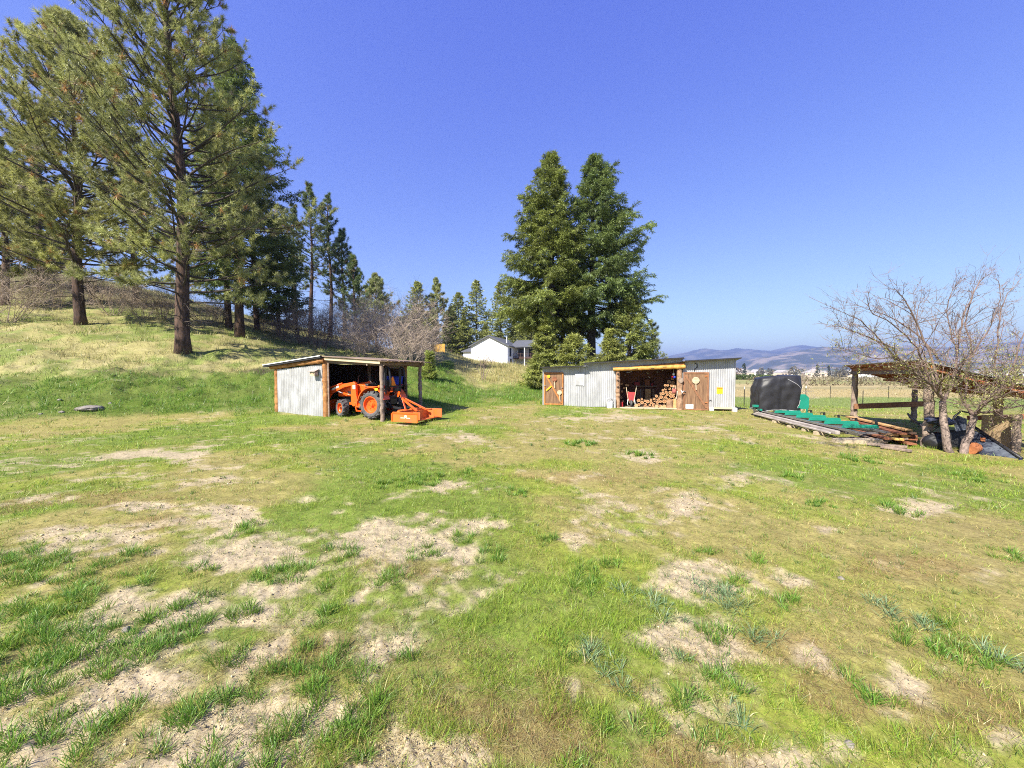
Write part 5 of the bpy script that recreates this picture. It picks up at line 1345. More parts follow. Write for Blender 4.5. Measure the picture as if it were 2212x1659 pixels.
def fire_log(u, v, z, r, L, lab, group, fresh=False, rz=0.0):
    o = thing('firewood_log', lab, 'log', WP(u, v, z), WRZ + rz, group)
    n = 14; ph = rgl.random() * 6; rad = [r * (1 + .05 * math.sin(2 * i * 6.283 / n + ph) + rgl.normal() * .02) for i in range(n)]
    def ring(y, k): return [(rad[i] * k * math.cos(i * 6.2832 / n), y, rad[i] * k * math.sin(i * 6.2832 / n)) for i in range(n)]
    mb = MB(); mb.add(ring(0, 1) + ring(L, 1), [(i, i + n, (i + 1) % n + n, (i + 1) % n) for i in range(n)] + [tuple(range(n, 2 * n))]); mb.build('bark', M['log_bark'], o)
    mb = MB(); mb.add(ring(-.004, .93) + ring(-.004, .60), [(i, (i + 1) % n, (i + 1) % n + n, i + n) for i in range(n)]); mb.build('cut_face', M['cut'], o)
    mb = MB(); mb.add(ring(-.004, .60), [tuple(range(n))]); mb.build('heartwood', M['cut' if fresh else 'cut_core'], o)
    return o
for x, y, r in _lg:
    v = .62 + rgl.uniform(-.06, .12); u, z = wl_(x, y, v); rr = r / 9.217 * .72 / F * (WP(u, v, 0).y) * .98
    fire_log(u, v, z, rr, .45, 'round firewood log seen end on in the big stack inside the open bay', 'stacked round firewood logs')
for x, y, r in ((480, 775, 34), (430, 870, 32), (405, 1040, 36), (600, 900, 34), (450, 1135, 34), (540, 690, 30), (420, 660, 30), (590, 700, 28)):
    u, z = wl_(x, y, .7); fire_log(u, .7, z, r / 9.217 * .72 / F * 19.5, .45, 'dim firewood log end in the shaded stack at the left of the bay', 'shaded firewood logs at the left of the bay')
for x, y, r, lab in ((1490, 1285, 46, 'fresh pale log end leaning on the stump, left of its twin'), (1600, 1275, 46, 'fresh pale log end right against the stump'), (1380, 1352, 52, 'fresh pale round log lying lowest in front of the stack'),
                     (1468, 1368, 34, 'small fresh pale log beside the lowest pale round'), (822, 1290, 56, 'fresh pale round at the left foot of the stack beside the wheelbarrow')):
    u, z = wl_(x, y, .30); fire_log(u, .30, max(z, gb + .1), r / 9.217 * .72 / F * 19.3, .30, lab, None, True)
# split pieces, stump and chunk
for x, y, a, lab in ((1560, 1365, .4, 'split stick of firewood lying at the foot of the stump'), (1640, 1375, -.3, 'short split stick of firewood touching the stump')):
    u, z = wl_(x, y, .15); mb = MB(); mb.prism([(-.07, 0), (.07, 0), (.0, .10)], -.15, .15); o = mb.build('split_firewood', M['cut'], None); o.location = WP(u, .15, gb + .04); o.rotation_euler = (0, 0, WRZ + a); tag(o, lab, 'split firewood')
u, z = wl_(1745, 1300, .10); st = thing('chopping_stump', 'upright barky log stump in front of the firewood stack', 'stump', WP(u, .10, gb + .03), WRZ)
mb = MB(); mb.lathe([(.155, 0), (.15, .2), (.148, .40)], 16); mb.build('bark', M['log_brown'], st); mb = MB(); mb.lathe([(0, .402), (.148, .402), (.148, .38)], 16); mb.build('cut_top', M['cut'], st)
u, z = wl_(1885, 1290, .12); o = MB().prism([(-.09, 0), (.085, 0), (.075, .40), (.0, .46), (-.07, .43)], -.10, .10).build('wood_chunk', M['board_new'], None, bevel=.01); o.location = WP(u, .12, gb + .03); o.rotation_euler = (0, 0, WRZ); tag(o, 'orange split wood chunk standing beside the stump and log post', 'wood chunk')
# red wheelbarrow tipped on its nose
u, z = wl_(680, 1340, .45); wb = thing('wheelbarrow', 'red wheelbarrow tipped up on its wheel inside the open bay', 'wheelbarrow', WP(u, .45, gb + .03), WRZ)
mb = MB(); t0 = [(-.17, .10, .30), (.17, .10, .30), (.24, .22, .74), (-.24, .22, .74)]; t1 = [(-.12, .26, .34), (.12, .26, .34), (.17, .36, .70), (-.17, .36, .70)]
mb.add(t0 + t1, [(0, 1, 5, 4), (1, 2, 6, 5), (2, 3, 7, 6), (3, 0, 4, 7), (0, 3, 2, 1)]); mb.build('tray', M['red'], wb)
w_ = thing('wheel', None, None, (0, .0, .17), 0); w_.parent = wb
MB().lathe([(.10, -.04), (.155, -.045), (.17, 0), (.155, .045), (.10, .04)], 20, Matrix.Rotation(math.pi / 2, 4, 'Y')).build('tyre', M['tyre'], w_); MB().lathe([(0, -.03), (.10, -.035), (.10, .035), (0, .03)], 16, Matrix.Rotation(math.pi / 2, 4, 'Y')).build('rim', M['white'], w_)
for s in (-1, 1):
    MB().tube([(s * .07, 0, .17), (s * .16, .05, .42), (s * .22, .16, .78), (s * .27, .26, 1.10)], .017, 8).build('handle', M['board_pale'], wb, smooth=True)
    MB().tube([(s * .15, .08, .44), (s * .19, -.06, .16), (s * .14, -.02, .02)], .016, 8).build('leg', M['white'], wb, smooth=True)
u, z = wl_(415, 1300, .25); gc = thing('fuel_can', 'small red fuel can on the floor beside the left log post', 'fuel can', WP(u, .25, gb + .03), WRZ)
MB().box((0, 0, .13), (.15, .24, .26)).build('can', M['red'], gc, bevel=.02); MB().tube([(-.04, 0, .27), (-.04, 0, .31), (.05, 0, .31), (.05, 0, .27)], .012, 6).build('handle', M['red'], gc)
# hanging things at the right of the opening
u, z = wl_(1870, 860, .12); hb = thing('feed_bag', 'faded red bag hanging by a white strap inside the right log post', 'bag', WP(u, .12, z), WRZ)
mb = MB(); mb.lathe([(0, -.13), (.08, -.12), (.115, -.04), (.10, .06), (.06, .12), (0, .13)], 12, Matrix.Scale(.7, 4, (0, 1, 0))); mb.build('body', M['bag'], hb, smooth=True); MB().tube([(-.07, 0, .10), (-.03, 0, .26), (.03, 0, .27), (.07, 0, .10)], .014, 6).build('strap', M['rope'], hb)
u, z = wl_(1855, 430, .2); hk = thing('float_cluster', 'cluster of red, white and blue floats hanging in the top right of the bay', 'floats', WP(u, .2, z), WRZ)
for dx, dz, mt in ((0, .06, 'white'), (-.05, -.05, 'red'), (.04, -.08, 'blue')): MB().lathe([(0, -.065), (.045, -.05), (.065, 0), (.045, .05), (0, .065)], 14, Matrix.Translation((dx, 0, dz))).build('float', M[mt], hk, smooth=True)
MB().tube([(0, 0, .1), (-.02, 0, .35)], .008, 5).build('cord', M['rope'], hk)
pts = [wl_(*q, -.2) for q in ((1955, 860), (1950, 980), (1930, 1060), (1905, 1110))]
o = MB().tube([WP(p[0], -.20, p[1]) for p in pts], .018, 6).build('rope', M['rope'], None, smooth=True); tag(o, 'pale rope draped down the left side of the right log post', 'rope')
pts = [wl_(*q, -.24) for q in ((2060, 840), (2090, 900), (2140, 850), (2100, 870), (2080, 930))]
o = MB().tube([WP(p[0], -.25, p[1]) for p in pts], .022, 6).build('tied_rag', M['cloth_white'], None, smooth=True); tag(o, 'white rag knotted round the right log post by the door', 'rag')
# tools and odds and ends at the back of the bay
for i, (x, y0, y1, lab, mt) in enumerate(((1285, 810, 1040, 'thin pale pole leaning at the back of the bay', 'board_pale'), (845, 820, 1080, 'wooden tool handle standing behind the wheelbarrow', 'board_old'), (940, 800, 1060, 'slim iron bar standing at the back of the bay', 'steel'))):
    p = wl_(x, y0, 1.9); e = wl_(x + 8, y1, 1.5)
    o = MB().tube([WP(p[0], 1.9, p[1]), WP(e[0], 1.5, gb + .03)], .016, 6).build('tool_handle', M[mt], None); tag(o, lab, 'tool handle')
for i, (x0, x1, y0, y1, lab, mt) in enumerate(((770, 915, 600, 690, 'red tin box on the left of the bay shelf', 'red'), (1060, 1200, 520, 690, 'tall reddish box on the middle of the bay shelf', 'board_red'), (1230, 1290, 620, 690, 'small red can on the right of the bay shelf', 'red'), (830, 1010, 830, 1060, 'brown cardboard carton under the bay shelf', 'board_brown'), (1070, 1220, 800, 1080, 'rough sawn block under the bay shelf', 'board_new'))):
    a = wl_(x0, y0, 2.2); b = wl_(x1, y1, 2.2); zb = zs + .027 if y1 < 700 else gb + .032; h = a[1] - b[1]
    if y1 >= 700: h = a[1] - zb
    o = MB().box((0, 0, h / 2), (b[0] - a[0], .28, h)).build('stored_box', M[mt], None, bevel=.01); o.location = WP((a[0] + b[0]) / 2, 2.33, zb); o.rotation_euler = (0, 0, WRZ); tag(o, lab, 'box')
for i, (x0, y0, x1, y1) in enumerate(((540, 340, 700, 315), (480, 400, 520, 420), (1105, 345, 1175, 360), (1155, 460, 1220, 470), (1380, 330, 1430, 310), (1530, 285, 1590, 270))):
    a = wl_(x0, y0, .9); b = wl_(x1, y1, .9)
    o = MB().tube([WP(a[0], .9, a[1]), WP((a[0] + b[0]) / 2, .88, (a[1] + b[1]) / 2 - .03), WP(b[0], .9, b[1])], .02, 6).build('hung_tool', M['steel'], None); tag(o, 'small metal tool hung under the bay roof', 'hung tool', 'small metal tools hung under the bay roof')
# white pail with a downpipe elbow
u, z = wz(795, 620, -.22); pl = thing('white_pail', 'white pail with a grey pipe elbow beside the left log post', 'pail', WP(u, -.24, gb - .02), WRZ)
mb = MB(); mb.lathe([(0, 0), (.14, 0), (.165, .34), (.15, .34), (.13, .02)], 20); mb.build('pail', M['white'], pl, smooth=False)
MB().tube([(-.17, .02, .0), (-.17, .02, .36), (-.13, .02, .46), (-.03, .04, .50), (.06, .06, .50), (.10, .08, .44)], .035, 10).build('pipe_elbow', M['tin'], pl, smooth=True)
u, z = wz(845, 590, -.18); o = MB().box((0, 0, .24), (.10, .10, .48)).build('downpipe', M['tin_old'], None, bevel=.015); o.location = WP(u, -.2, gb); o.rotation_euler = (0, 0, WRZ); tag(o, 'short grey downpipe standing against the left log post', 'downpipe')
# ------------------------------------------------------------------ portable sawmill on the right
MO = Vector((10.87, 16.0, 0)); MRZ = math.atan2(-.176, .984)
MX = Vector((.984, -.176, 0)); MY = Vector((.176, .984, 0))
def mg(x, y):
    w = MO + MX * x + MY * y; return gz1(w.x, w.y)
MO.z = gz1(MO.x, MO.y)
sm = thing('sawmill', 'green portable band sawmill with a long track and its saw head under a black tarp', 'sawmill', MO, MRZ)
by = [-(16 - D) / .984 for D in (10.95, 11.75, 12.55, 13.3, 14.05, 14.8)]
for i, y in enumerate(by):
    mb = MB(); mb.prism([(-.48, .32), (.46, .32), (.46, .37), (.42, .415), (-.42, .415), (-.46, .39)], y - .008, y + .008); mb.box((0, y + .027, .41), (.84, .035, .012)); mb.box((0, y + .027, .325), (.92, .035, .012))
    mb.build('bunk', M['green_mill'], sm, bevel=.003)
    mb = MB(); mb.box((.41, y + .03, .46), (.05, .05, .07)); mb.tube([(.30, y + .03, .44), (.30, y + .03, .50), (.44, y + .03, .51)], .013, 6); mb.build('log_clamp', M['black_metal'], sm)
for x in (-.40, .40):
    mb = MB(); mb.beam((x, by[0] - .5, .265), (x, .9, .265), .09, .055); mb.beam((x + .03, by[0] - .5, .21), (x + .03, .9, .21), .012, .10); mb.build('track_rail', M['steel'], sm)
for k, y in enumerate((-5.2, -3.9, -2.6, -1.3, 0)): MB().beam((-.40, y, .19), (.40, y, .19), .06, .06).build('cross_tie', M['steel'], sm)
# timbers the track lies on
for x, nm in ((-.52, 0), (.52, 1)):
    mb = MB(); mb.beam((x, -5.05, .155), (x, .35, .155), .13, .11); mb.build('ground_timber', M['timber_grey'], sm, bevel=.012)
MB().beam((-.66, -4.95, .13), (-.66, .1, .13), .06, .05).build('ground_timber', M['timber_grey'], sm, bevel=.008)
# head frame, wheels and plate
mb = MB()
for x in (-.55, .72): mb.beam((x, .1, .34), (x, .1, 1.45), .07, .07, (1, 0, 0)); mb.beam((x, -.3, .34), (x, .75, .34), .07, .07)
mb.beam((-.55, .1, 1.45), (.72, .1, 1.45), .07, .07); mb.build('head_frame', M['green_mill'], sm)
mb = MB(); mb.beam((-.75, .0, .47), (.95, .0, .47), .16, .10); mb.build('blade_guard', M['green_mill'], sm, bevel=.01)
mb = MB(); mb.beam((-.6, -.05, .40), (.75, -.05, .40), .08, .06); mb.build('lower_beam', M['black_metal'], sm)
mb = MB(); mb.prism([(.78, .40), (1.16, .40), (1.20, .46), (1.20, .86), (1.06, 1.0), (.90, 1.0), (.78, .88)], -.30, -.27); mb.beam((.86, -.28, .10), (.86, -.28, .42), .05, .05, (1, 0, 0)); mb.beam((1.14, -.28, .05), (1.14, -.28, .42), .05, .05, (1, 0, 0)); mb.build('log_stop_plate', M['green_mill'], sm, bevel=.008)
for x in (-.44, .44):
    for y in (-.25, .65): MB().lathe([(0, -.03), (.07, -.03), (.07, .03), (0, .03)], 14, Matrix.Translation((x, y, .34)) @ Matrix.Rotation(math.pi / 2, 4, 'Y')).build('carriage_wheel', M['black_metal'], sm)
# tarp over the head: a lofted cloth with folds
def tarp():
    n, k = 96, 30; vs = []; rg = np.random.default_rng(4); cols = []
    ph = rg.random(8) * 6.28
    for j in range(k + 1):
        t = j / k                                    # 0 bottom hem .. 1 top
        a = .80 + .09 * math.sin(t * 2.6) - .13 * max(0, t - .66) / .34 if t < .999 else 0
        for i in range(n):
            th = 2 * math.pi * i / n; c, s = math.cos(th), math.sin(th)
            ex = 3.6; rr = (abs(c) ** ex + abs(s) ** ex) ** (-1 / ex)
            hem = .34 + .05 * math.sin(2 * th + 1.0) - .17 * math.exp(-((th - 3.75) / .35) ** 2) + .06 * math.exp(-((th - 4.9) / .5) ** 2) - .06 * math.exp(-((th - 5.75) / .2) ** 2)
            top = 1.73 - .10 * max(0, -c) ** 2 + .03 * c
            tt = t ** .92
            z = hem + (top - hem) * min(1, tt * 1.08)
            q = 1.0
            if t > .86: q = max(0.0, 1 - ((t - .86) / .14) ** 1.6); z = top + .03 * (1 - q) - .10 * (1 - (1 - q)) * 0
            fold = (1.1 - t) * (.055 * math.sin(5 * th + ph[0]) + .03 * math.sin(9 * th + ph[1] + 2 * t) + .018 * math.sin(17 * th + ph[2] - 3 * t)) + .014 * math.sin(7 * th + 5 * t + ph[3]) + .012 * math.sin(13 * th - 9 * t + ph[4]) + .009 * math.sin(23 * th + 14 * t + ph[5]) * (1 - abs(2 * t - 1)) + .010 * math.sin(6 * th - 22 * t + ph[6])
            crease = -.05 * math.exp(-((th - 4.70) / .05) ** 2) * (1 - .4 * t) - .06 * math.exp(-((th - 5.62 - .25 * t) / .07) ** 2)
            R = (a + fold + crease) * q
            vs.append((R * c * rr * .98 + .20 - .05 * (1 - t), R * s * rr * .56 + .15, z))
    fs = []
    for j in range(k):
        for i in range(n): fs.append((j * n + i, j * n + (i + 1) % n, (j + 1) * n + (i + 1) % n, (j + 1) * n + i))
    mb = MB(); mb.add(vs, fs); o = mb.build('tarp', M['tarp'], sm, smooth=True)
    hem = MB(); hem.tube([Vector(vs[i % n]) * 1.0 for i in range(0, n + 1, 2)], .012, 5, cap=False); hem.build('tarp_hem', M['tarp_edge'], o)
    sl = MB(); ii = [70, 73, 76, 79, 83]; jj = [26, 24, 20, 17, 14]
    sl.tube([Vector(vs[j * n + i]) + Vector((0, -.012, 0)) for i, j in zip(range(76, 86, 1), range(25, 15, -1))], .010, 5); sl.tube([Vector(vs[j * n + 85 - (15 - j) // 4]) + Vector((.0, -.014, 0)) for j in range(15, 1, -1)], .010, 5); sl.build('tarp_seam', M['tarp_edge'], o)
    return o
tarp()
# loose timber supports under the track
for D, xo, w, h, lab in ((14.35, -.58, .30, .13, 'stubby wooden block under the far part of the sawmill track'), (13.35, -.58, .24, .12, 'wooden block under the middle of the sawmill track'), (12.5, -.56, .22, .13, 'small wooden block in the shade under the sawmill track'), (11.75, -.60, .26, .16, 'wooden block under the near part of the sawmill track')):
    y = -(16 - D) / .984; w_ = MO + MX * xo + MY * y
    o = MB().box((0, 0, h / 2 - .05), (w, .16, h)).build('support_block', M['board_pale'], None, bevel=.012); o.location = (w_.x, w_.y, gz1(w_.x, w_.y)); o.rotation_euler = (0, 0, MRZ + .15); tag(o, lab, 'wooden block')
g = G(1859, 957, .02); o = MB().box((0, 0, .07), (1.22, .20, .15)).build('sleeper_beam', M['board_pale'], None, bevel=.012); o.location = (g.x, g.y + .1, gz1(g.x, g.y) - .01); o.rotation_euler = (0, 0, -.05); tag(o, 'pale squared beam lying across the near end of the sawmill', 'beam')

# ------------------------------------------------------------------ lumber pile
A0 = Vector((11.35, 13.0, 0)); A1 = Vector((10.30, 10.05, 0)); LD = (A1 - A0).normalized(); LS = Vector((-LD.y, LD.x, 0))
LRZ = math.atan2(LD.y, LD.x)
gl = 'boards of the lumber pile under the tree'
rgb = np.random.default_rng(12)
pile = [(-.34, 0, .16, .05, 'board_old', 'grey weathered board lowest on the open side of the lumber pile'), (-.12, 0, .18, .05, 'board_old', 'bottom grey board in the middle of the lumber pile'), (.12, 0, .20, .05, 'board_red', 'bottom red brown board of the lumber pile'), (.36, 0, .22, .05, 'board_old', 'bottom board at the far side of the lumber pile'),
        (-.30, 1, .15, .06, 'board_red', 'pinkish brown board resting on the bottom row of the lumber pile'), (-.08, 1, .2, .06, 'board_yellow', 'broad yellow board sticking out of the lumber pile'), (.16, 1, .2, .06, 'board_old', 'grey board in the second layer of the lumber pile'), (.38, 1, .2, .06, 'board_red', 'red brown board in the second layer of the lumber pile'),
        (-.10, 2, .17, .06, 'board_new', 'orange tan board in the third layer of the lumber pile'), (.12, 2, .2, .06, 'board_yellow', 'yellow board high in the lumber pile'), (.34, 2, .2, .06, 'board_red', 'dark red brown board in the third layer of the lumber pile'),
        (.02, 3, .2, .05, 'board_red', 'red brown board on top of the lumber pile'), (.24, 3, .2, .05, 'board_dark', 'blackened board on top of the lumber pile'), (.14, 4, .16, .05, 'board_new', 'topmost orange board of the lumber pile')]
for s, lay, w, h, mt, lab in pile:
    ofs = rgb.uniform(-.25, .2); c = (A0 + A1) / 2 + LS * s + LD * ofs
    o = MB().box((0, 0, 0), (2.75 + rgb.uniform(-.3, .3), w, h)).build('lumber_board', M[mt], None, bevel=.006)
    o.location = (c.x, c.y, gz1(c.x, c.y) + .06 + lay * .085); o.rotation_euler = (0, rgb.normal() * .006, LRZ + rgb.normal() * .025); tag(o, lab, 'board', gl)
for y, lab in ((.9, 'rough billet under the near end of the lumber pile'), (-.9, 'rough billet under the far end of the lumber pile')):
    c = (A0 + A1) / 2 + LD * y; o = MB().box((0, 0, 0), (.14, 1.1, .12)).build('billet', M['log_grey'], None, bevel=.01); o.location = (c.x, c.y, gz1(c.x, c.y) - .02); o.rotation_euler = (0, 0, LRZ); tag(o, lab, 'billet')
for k, (x0, y0, x1, y1, lab) in enumerate(((1874, 962, 1960, 971, 'grey slab of bark wood lying in the grass before the lumber pile'), (1905, 968, 1968, 978, 'short grey slab of wood nearest the camera before the lumber pile'), (1838, 948, 1880, 955, 'old grey stick lying between the sawmill and the lumber pile'))):
    a = G(x0, y0); b = G(x1, y1); o = MB().beam((a.x, a.y, gz1(a.x, a.y) + .05), (b.x, b.y, gz1(b.x, b.y) + .05), .13, .06).build('slab_wood', M['log_grey'], None, bevel=.012); tag(o, lab, 'slab wood')

# ------------------------------------------------------------------ open lumber shelter with the falling roof
P3 = Vector((10.70, 9.85, 0)); P1 = Vector((13.25, 14.85, 0)); FB = (P1 - P3).normalized(); FR = Vector((FB.y, -FB.x, 0))
sh2 = thing('lumber_shelter', 'open pole shelter with a brown board roof falling away to the right', 'shelter', P3)
def S(f, r, z): v = FB * f + FR * r; return (v.x, v.y, z)
LF = (P1 - P3).length
def sg_(f, r):
    v = P3 + FB * f + FR * r; return gz1(v.x, v.y)
log('post', M['log_grey'], sh2, S(0, 0, -.25), S(0, 0, 2.02), .105, .095, 51, wob=.012)
log('post', M['log_grey'], sh2, S(LF, 0, sg_(LF, 0) - .25), S(LF, 0, 1.98), .11, .09, 52, wob=.012)
q = P(1974, 915, 14.6); qv = Vector((q.x, q.y, 0)) - P3; RB = qv.dot(FR); 
log('post', M['log_grey'], sh2, (qv.x, qv.y, sg_(qv.dot(FB), RB) - .3), (qv.x, qv.y, 1.36), .085, .08, 53)
log('post', M['log_brown'], sh2, S(1.9, 2.1, -.3), S(1.9, 2.1, 1.22), .09, .085, 54)
log('post', M['log_grey'], sh2, S(.05, 2.1, -.3), S(.05, 2.1, 1.22), .10, .09, 55)
MB().beam(S(-.15, -.03, 2.07), S(LF + .22, -.03, 2.0), .07, .15).build('front_beam', M['board_trim'], sh2, bevel=.008)
MB().beam(S(-.15, -.075, 1.96), S(LF + .22, -.075, 1.89), .05, .11).build('lower_beam', M['board_old'], sh2, bevel=.008)
slope = -.36
mb = MB(); n = 20
for i in range(n):
    f0 = -.15 + (LF + .5) * i / n; f1 = -.15 + (LF + .5) * (i + .96) / n
    zt = lambda f: 2.165 - .07 * (f + .15) / (LF + .4) + .008 * math.sin(i * 2.7)
    R1 = 2.35 + .06 * math.sin(i * 3.1)
    q4 = [S(f0, -.22, zt(f0) + .08), S(f1, -.22, zt(f1) + .08), S(f1, R1, zt(f1) + slope * R1), S(f0, R1, zt(f0) + slope * R1)]
    slab(mb, q4, .025)
mb.build('roof_boards', M['rafter_red'], sh2)
mb = MB(); q4 = [S(-.22, -.27, 2.275), S(LF + .42, -.27, 2.205), S(LF + .42, 2.42, 2.205 + slope * 2.5), S(-.22, 2.42, 2.275 + slope * 2.5)]; slab(mb, q4, .018); mb.build('roof_sheet', M['tin_roof'], sh2)
for i in range(7):
    f = -.05 + (LF + .2) * i / 6; MB().beam(S(f, -.1, 2.10), S(f, 2.2, 2.10 + slope * 2.25), .05, .11).build('rafter', M['rafter_red'], sh2)
for r in (.9, 1.6): MB().beam(S(-.15, r, 2.0 + slope * r), S(LF + .2, r, 1.95 + slope * r), .05, .07).build('purlin', M['rafter_red'], sh2)
a = P(1845, 878, 14.7) - P3; b = P(2004, 872, 14.4) - P3; MB().beam((a.x, a.y, a.z), (b.x, b.y, b.z), .05, .20).build('side_rail', M['board_trim_dk'], sh2, bevel=.006)
a = P(2090, 903, 11.0) - P3; b = P(2330, 897, 10.0) - P3; MB().beam((a.x, a.y, a.z), (b.x, b.y, b.z), .05, .13).build('back_rail', M['board_red'], sh2, bevel=.006)
# strand board sheet and post at the right edge
a = P(2120, 940, 10.3); b = P(2186, 940, 9.6)
o = MB().beam((a.x, a.y, .42), (b.x, b.y, .42), .02, .78).build('strand_board', M['osb'], None); tag(o, 'pale strand board sheet standing on edge behind the old cart', 'board')
a = P(2194, 960, 9.3); o = MB(); pts, rr = log_pts((a.x, a.y, -.2), (a.x, a.y, .92), .085, .08, 61); o.tube(pts, rr, 12); o = o.build('fence_post', M['log_grey'], None); tag(o, 'short grey fence post at the right edge of the strand board', 'fence post')

# ------------------------------------------------------------------ old cart, tarp and pail under the tree
z1_ = lambda x, y: ((2640 + x / 5.12) * .72, (1180 + y / 5.12) * .72)
def Q(x, y, D): return P(*z1_(x, y), D)
ct = thing('dump_cart', 'scuffed navy steel dump cart tipped on its side under the bare tree', 'cart', (0, 0, 0))
ct.location = Q(1400, 950, 9.4)
def rel(v): return tuple(v - ct.location)
def plate(mb, pts, th=.03, nrm=None):
    pts = [Vector(p) for p in pts]; n_ = (pts[1] - pts[0]).cross(pts[2] - pts[0]).normalized()
    k = len(pts); mb.add([tuple(p) for p in pts] + [tuple(p + n_ * th) for p in pts], [tuple(range(k)), tuple(range(2 * k - 1, k - 1, -1))] + [(i, i + k, (i + 1) % k + k, (i + 1) % k) for i in range(k)])
tl, tr_, rb, bm, bl_ = Q(1470, 560, 9.7), Q(2160, 1000, 8.55), Q(2070, 1075, 8.45), Q(1640, 1000, 8.9), Q(1390, 740, 9.5)
mb = MB(); plate(mb, [rel(v) for v in (tl, tr_, rb, bm, bl_)], .035); mb.build('tray_side', M['navy_rust'], ct, bevel=.01)
mb = MB(); mb.tube([rel(Q(1440, 510, 9.75)), rel(Q(1820, 770, 9.1)), rel(Q(2180, 1005, 8.5))], .035, 8); mb.build('tray_rim', M['black_metal'], ct, smooth=True)
mb = MB(); mb.tube([rel(Q(1400, 800, 9.45)), rel(Q(1640, 1020, 8.85)), rel(Q(2070, 1090, 8.42)), rel(Q(2170, 1010, 8.5))], .025, 8); mb.build('tray_rim', M['navy'], ct, smooth=True)
mb = MB(); plate(mb, [rel(v) for v in (Q(1150, 420, 9.7), Q(1200, 340, 9.8), Q(1340, 390, 9.8), Q(1345, 560, 9.7), Q(1180, 590, 9.65))], .03); mb.build('tray_end', M['navy_rust'], ct, bevel=.01)
mb = MB(); plate(mb, [rel(v) for v in (Q(1000, 560, 9.95), Q(1380, 560, 9.85), Q(1380, 900, 9.75), Q(1000, 880, 9.9))], .04); mb.build('tray_bottom', M['black'], ct)
mb = MB(); mb.tube([rel(v) for v in (Q(1100, 470, 9.5), Q(1150, 350, 9.5), Q(1250, 275, 9.5), Q(1380, 300, 9.5), Q(1450, 420, 9.5), Q(1450, 520, 9.6))], .022, 8); mb.build('hoop', M['black_metal'], ct, smooth=True)
mb = MB(); mb.build('rust_patch', M['rust'], ct) if False else None; plate(mb, [rel(v) for v in (Q(1555, 690, 9.42), Q(1630, 690, 9.32), Q(1620, 745, 9.25), Q(1565, 740, 9.3))], -.03); mb.build('rust_patch', M['rust'], ct)
mb = MB(); mb.tube([rel(v) for v in (Q(430, 310, 10.4), Q(470, 370, 10.3), Q(760, 590, 9.75), Q(985, 745, 9.55))], [.022, .03, .03, .028], 8); mb.tube([rel(v) for v in (Q(780, 590, 9.7), Q(900, 500, 9.6), Q(1000, 460, 9.6))], .025, 8); mb.build('tow_bar', M['black_metal'], ct, smooth=True)
# crumpled blue tarp
rgc = np.random.default_rng(8)
def crumple(name, c, rx, ry, rz_, mat, lab, cat, seed, amp=.25):
    bm = bmesh.new(); bmesh.ops.create_icosphere(bm, subdivisions=4, radius=1.0); rg = np.random.default_rng(seed)
    co = np.array([v.co[:] for v in bm.verts]); d = (fbm(co[:, 0] * 2.1 + 9, co[:, 1] * 2.1 + co[:, 2] * 1.7, seed, 4) - .5) * 2 * amp + (np.abs(fbm(co[:, 0] * 4 + 3, co[:, 2] * 4 + co[:, 1] * 2, seed + 3, 3) - .5)) * -amp
    for v, k in zip(bm.verts, d): v.co = Vector((v.co.x * rx, v.co.y * ry, v.co.z * rz_)) * (1 + k)
    me = bpy.data.meshes.new(name); bm.to_mesh(me); bm.free(); me.materials.append(M[mat]); o = bpy.data.objects.new(name, me); COL.objects.link(o); o.location = c
    me.polygons.foreach_set('use_smooth', [True] * len(me.polygons)); return tag(o, lab, cat)
c = Q(930, 430, 9.6); crumple('blue_tarp', c, .30, .2, .10, 'navy', 'crumpled navy tarp heaped behind the forked tree trunk', 'tarp', 5, .4)
c = Q(870, 700, 9.75); crumple('dark_tarp', (c.x, c.y, .18), .26, .25, .26, 'black', 'dark bundled tarp on the ground behind the left tree trunk', 'tarp', 9, .3)
c = Q(1430, 905, 9.15); pa = thing('rusty_pail', 'rusty orange pail lying on its side at the foot of the tree', 'pail', (c.x, c.y, .12), .5)
mb = MB(); mb.lathe([(0, -.14), (.10, -.14), (.125, .14), (.115, .14), (.09, -.12)], 18, Matrix.Rotation(1.45, 4, 'Y')); mb.build('body', M['rust'], pa); mb = MB(); mb.tube([(.14, 0, .12), (.22, 0, .0), (.14, 0, -.12)], .008, 6); mb.build('bail', M['steel'], pa)

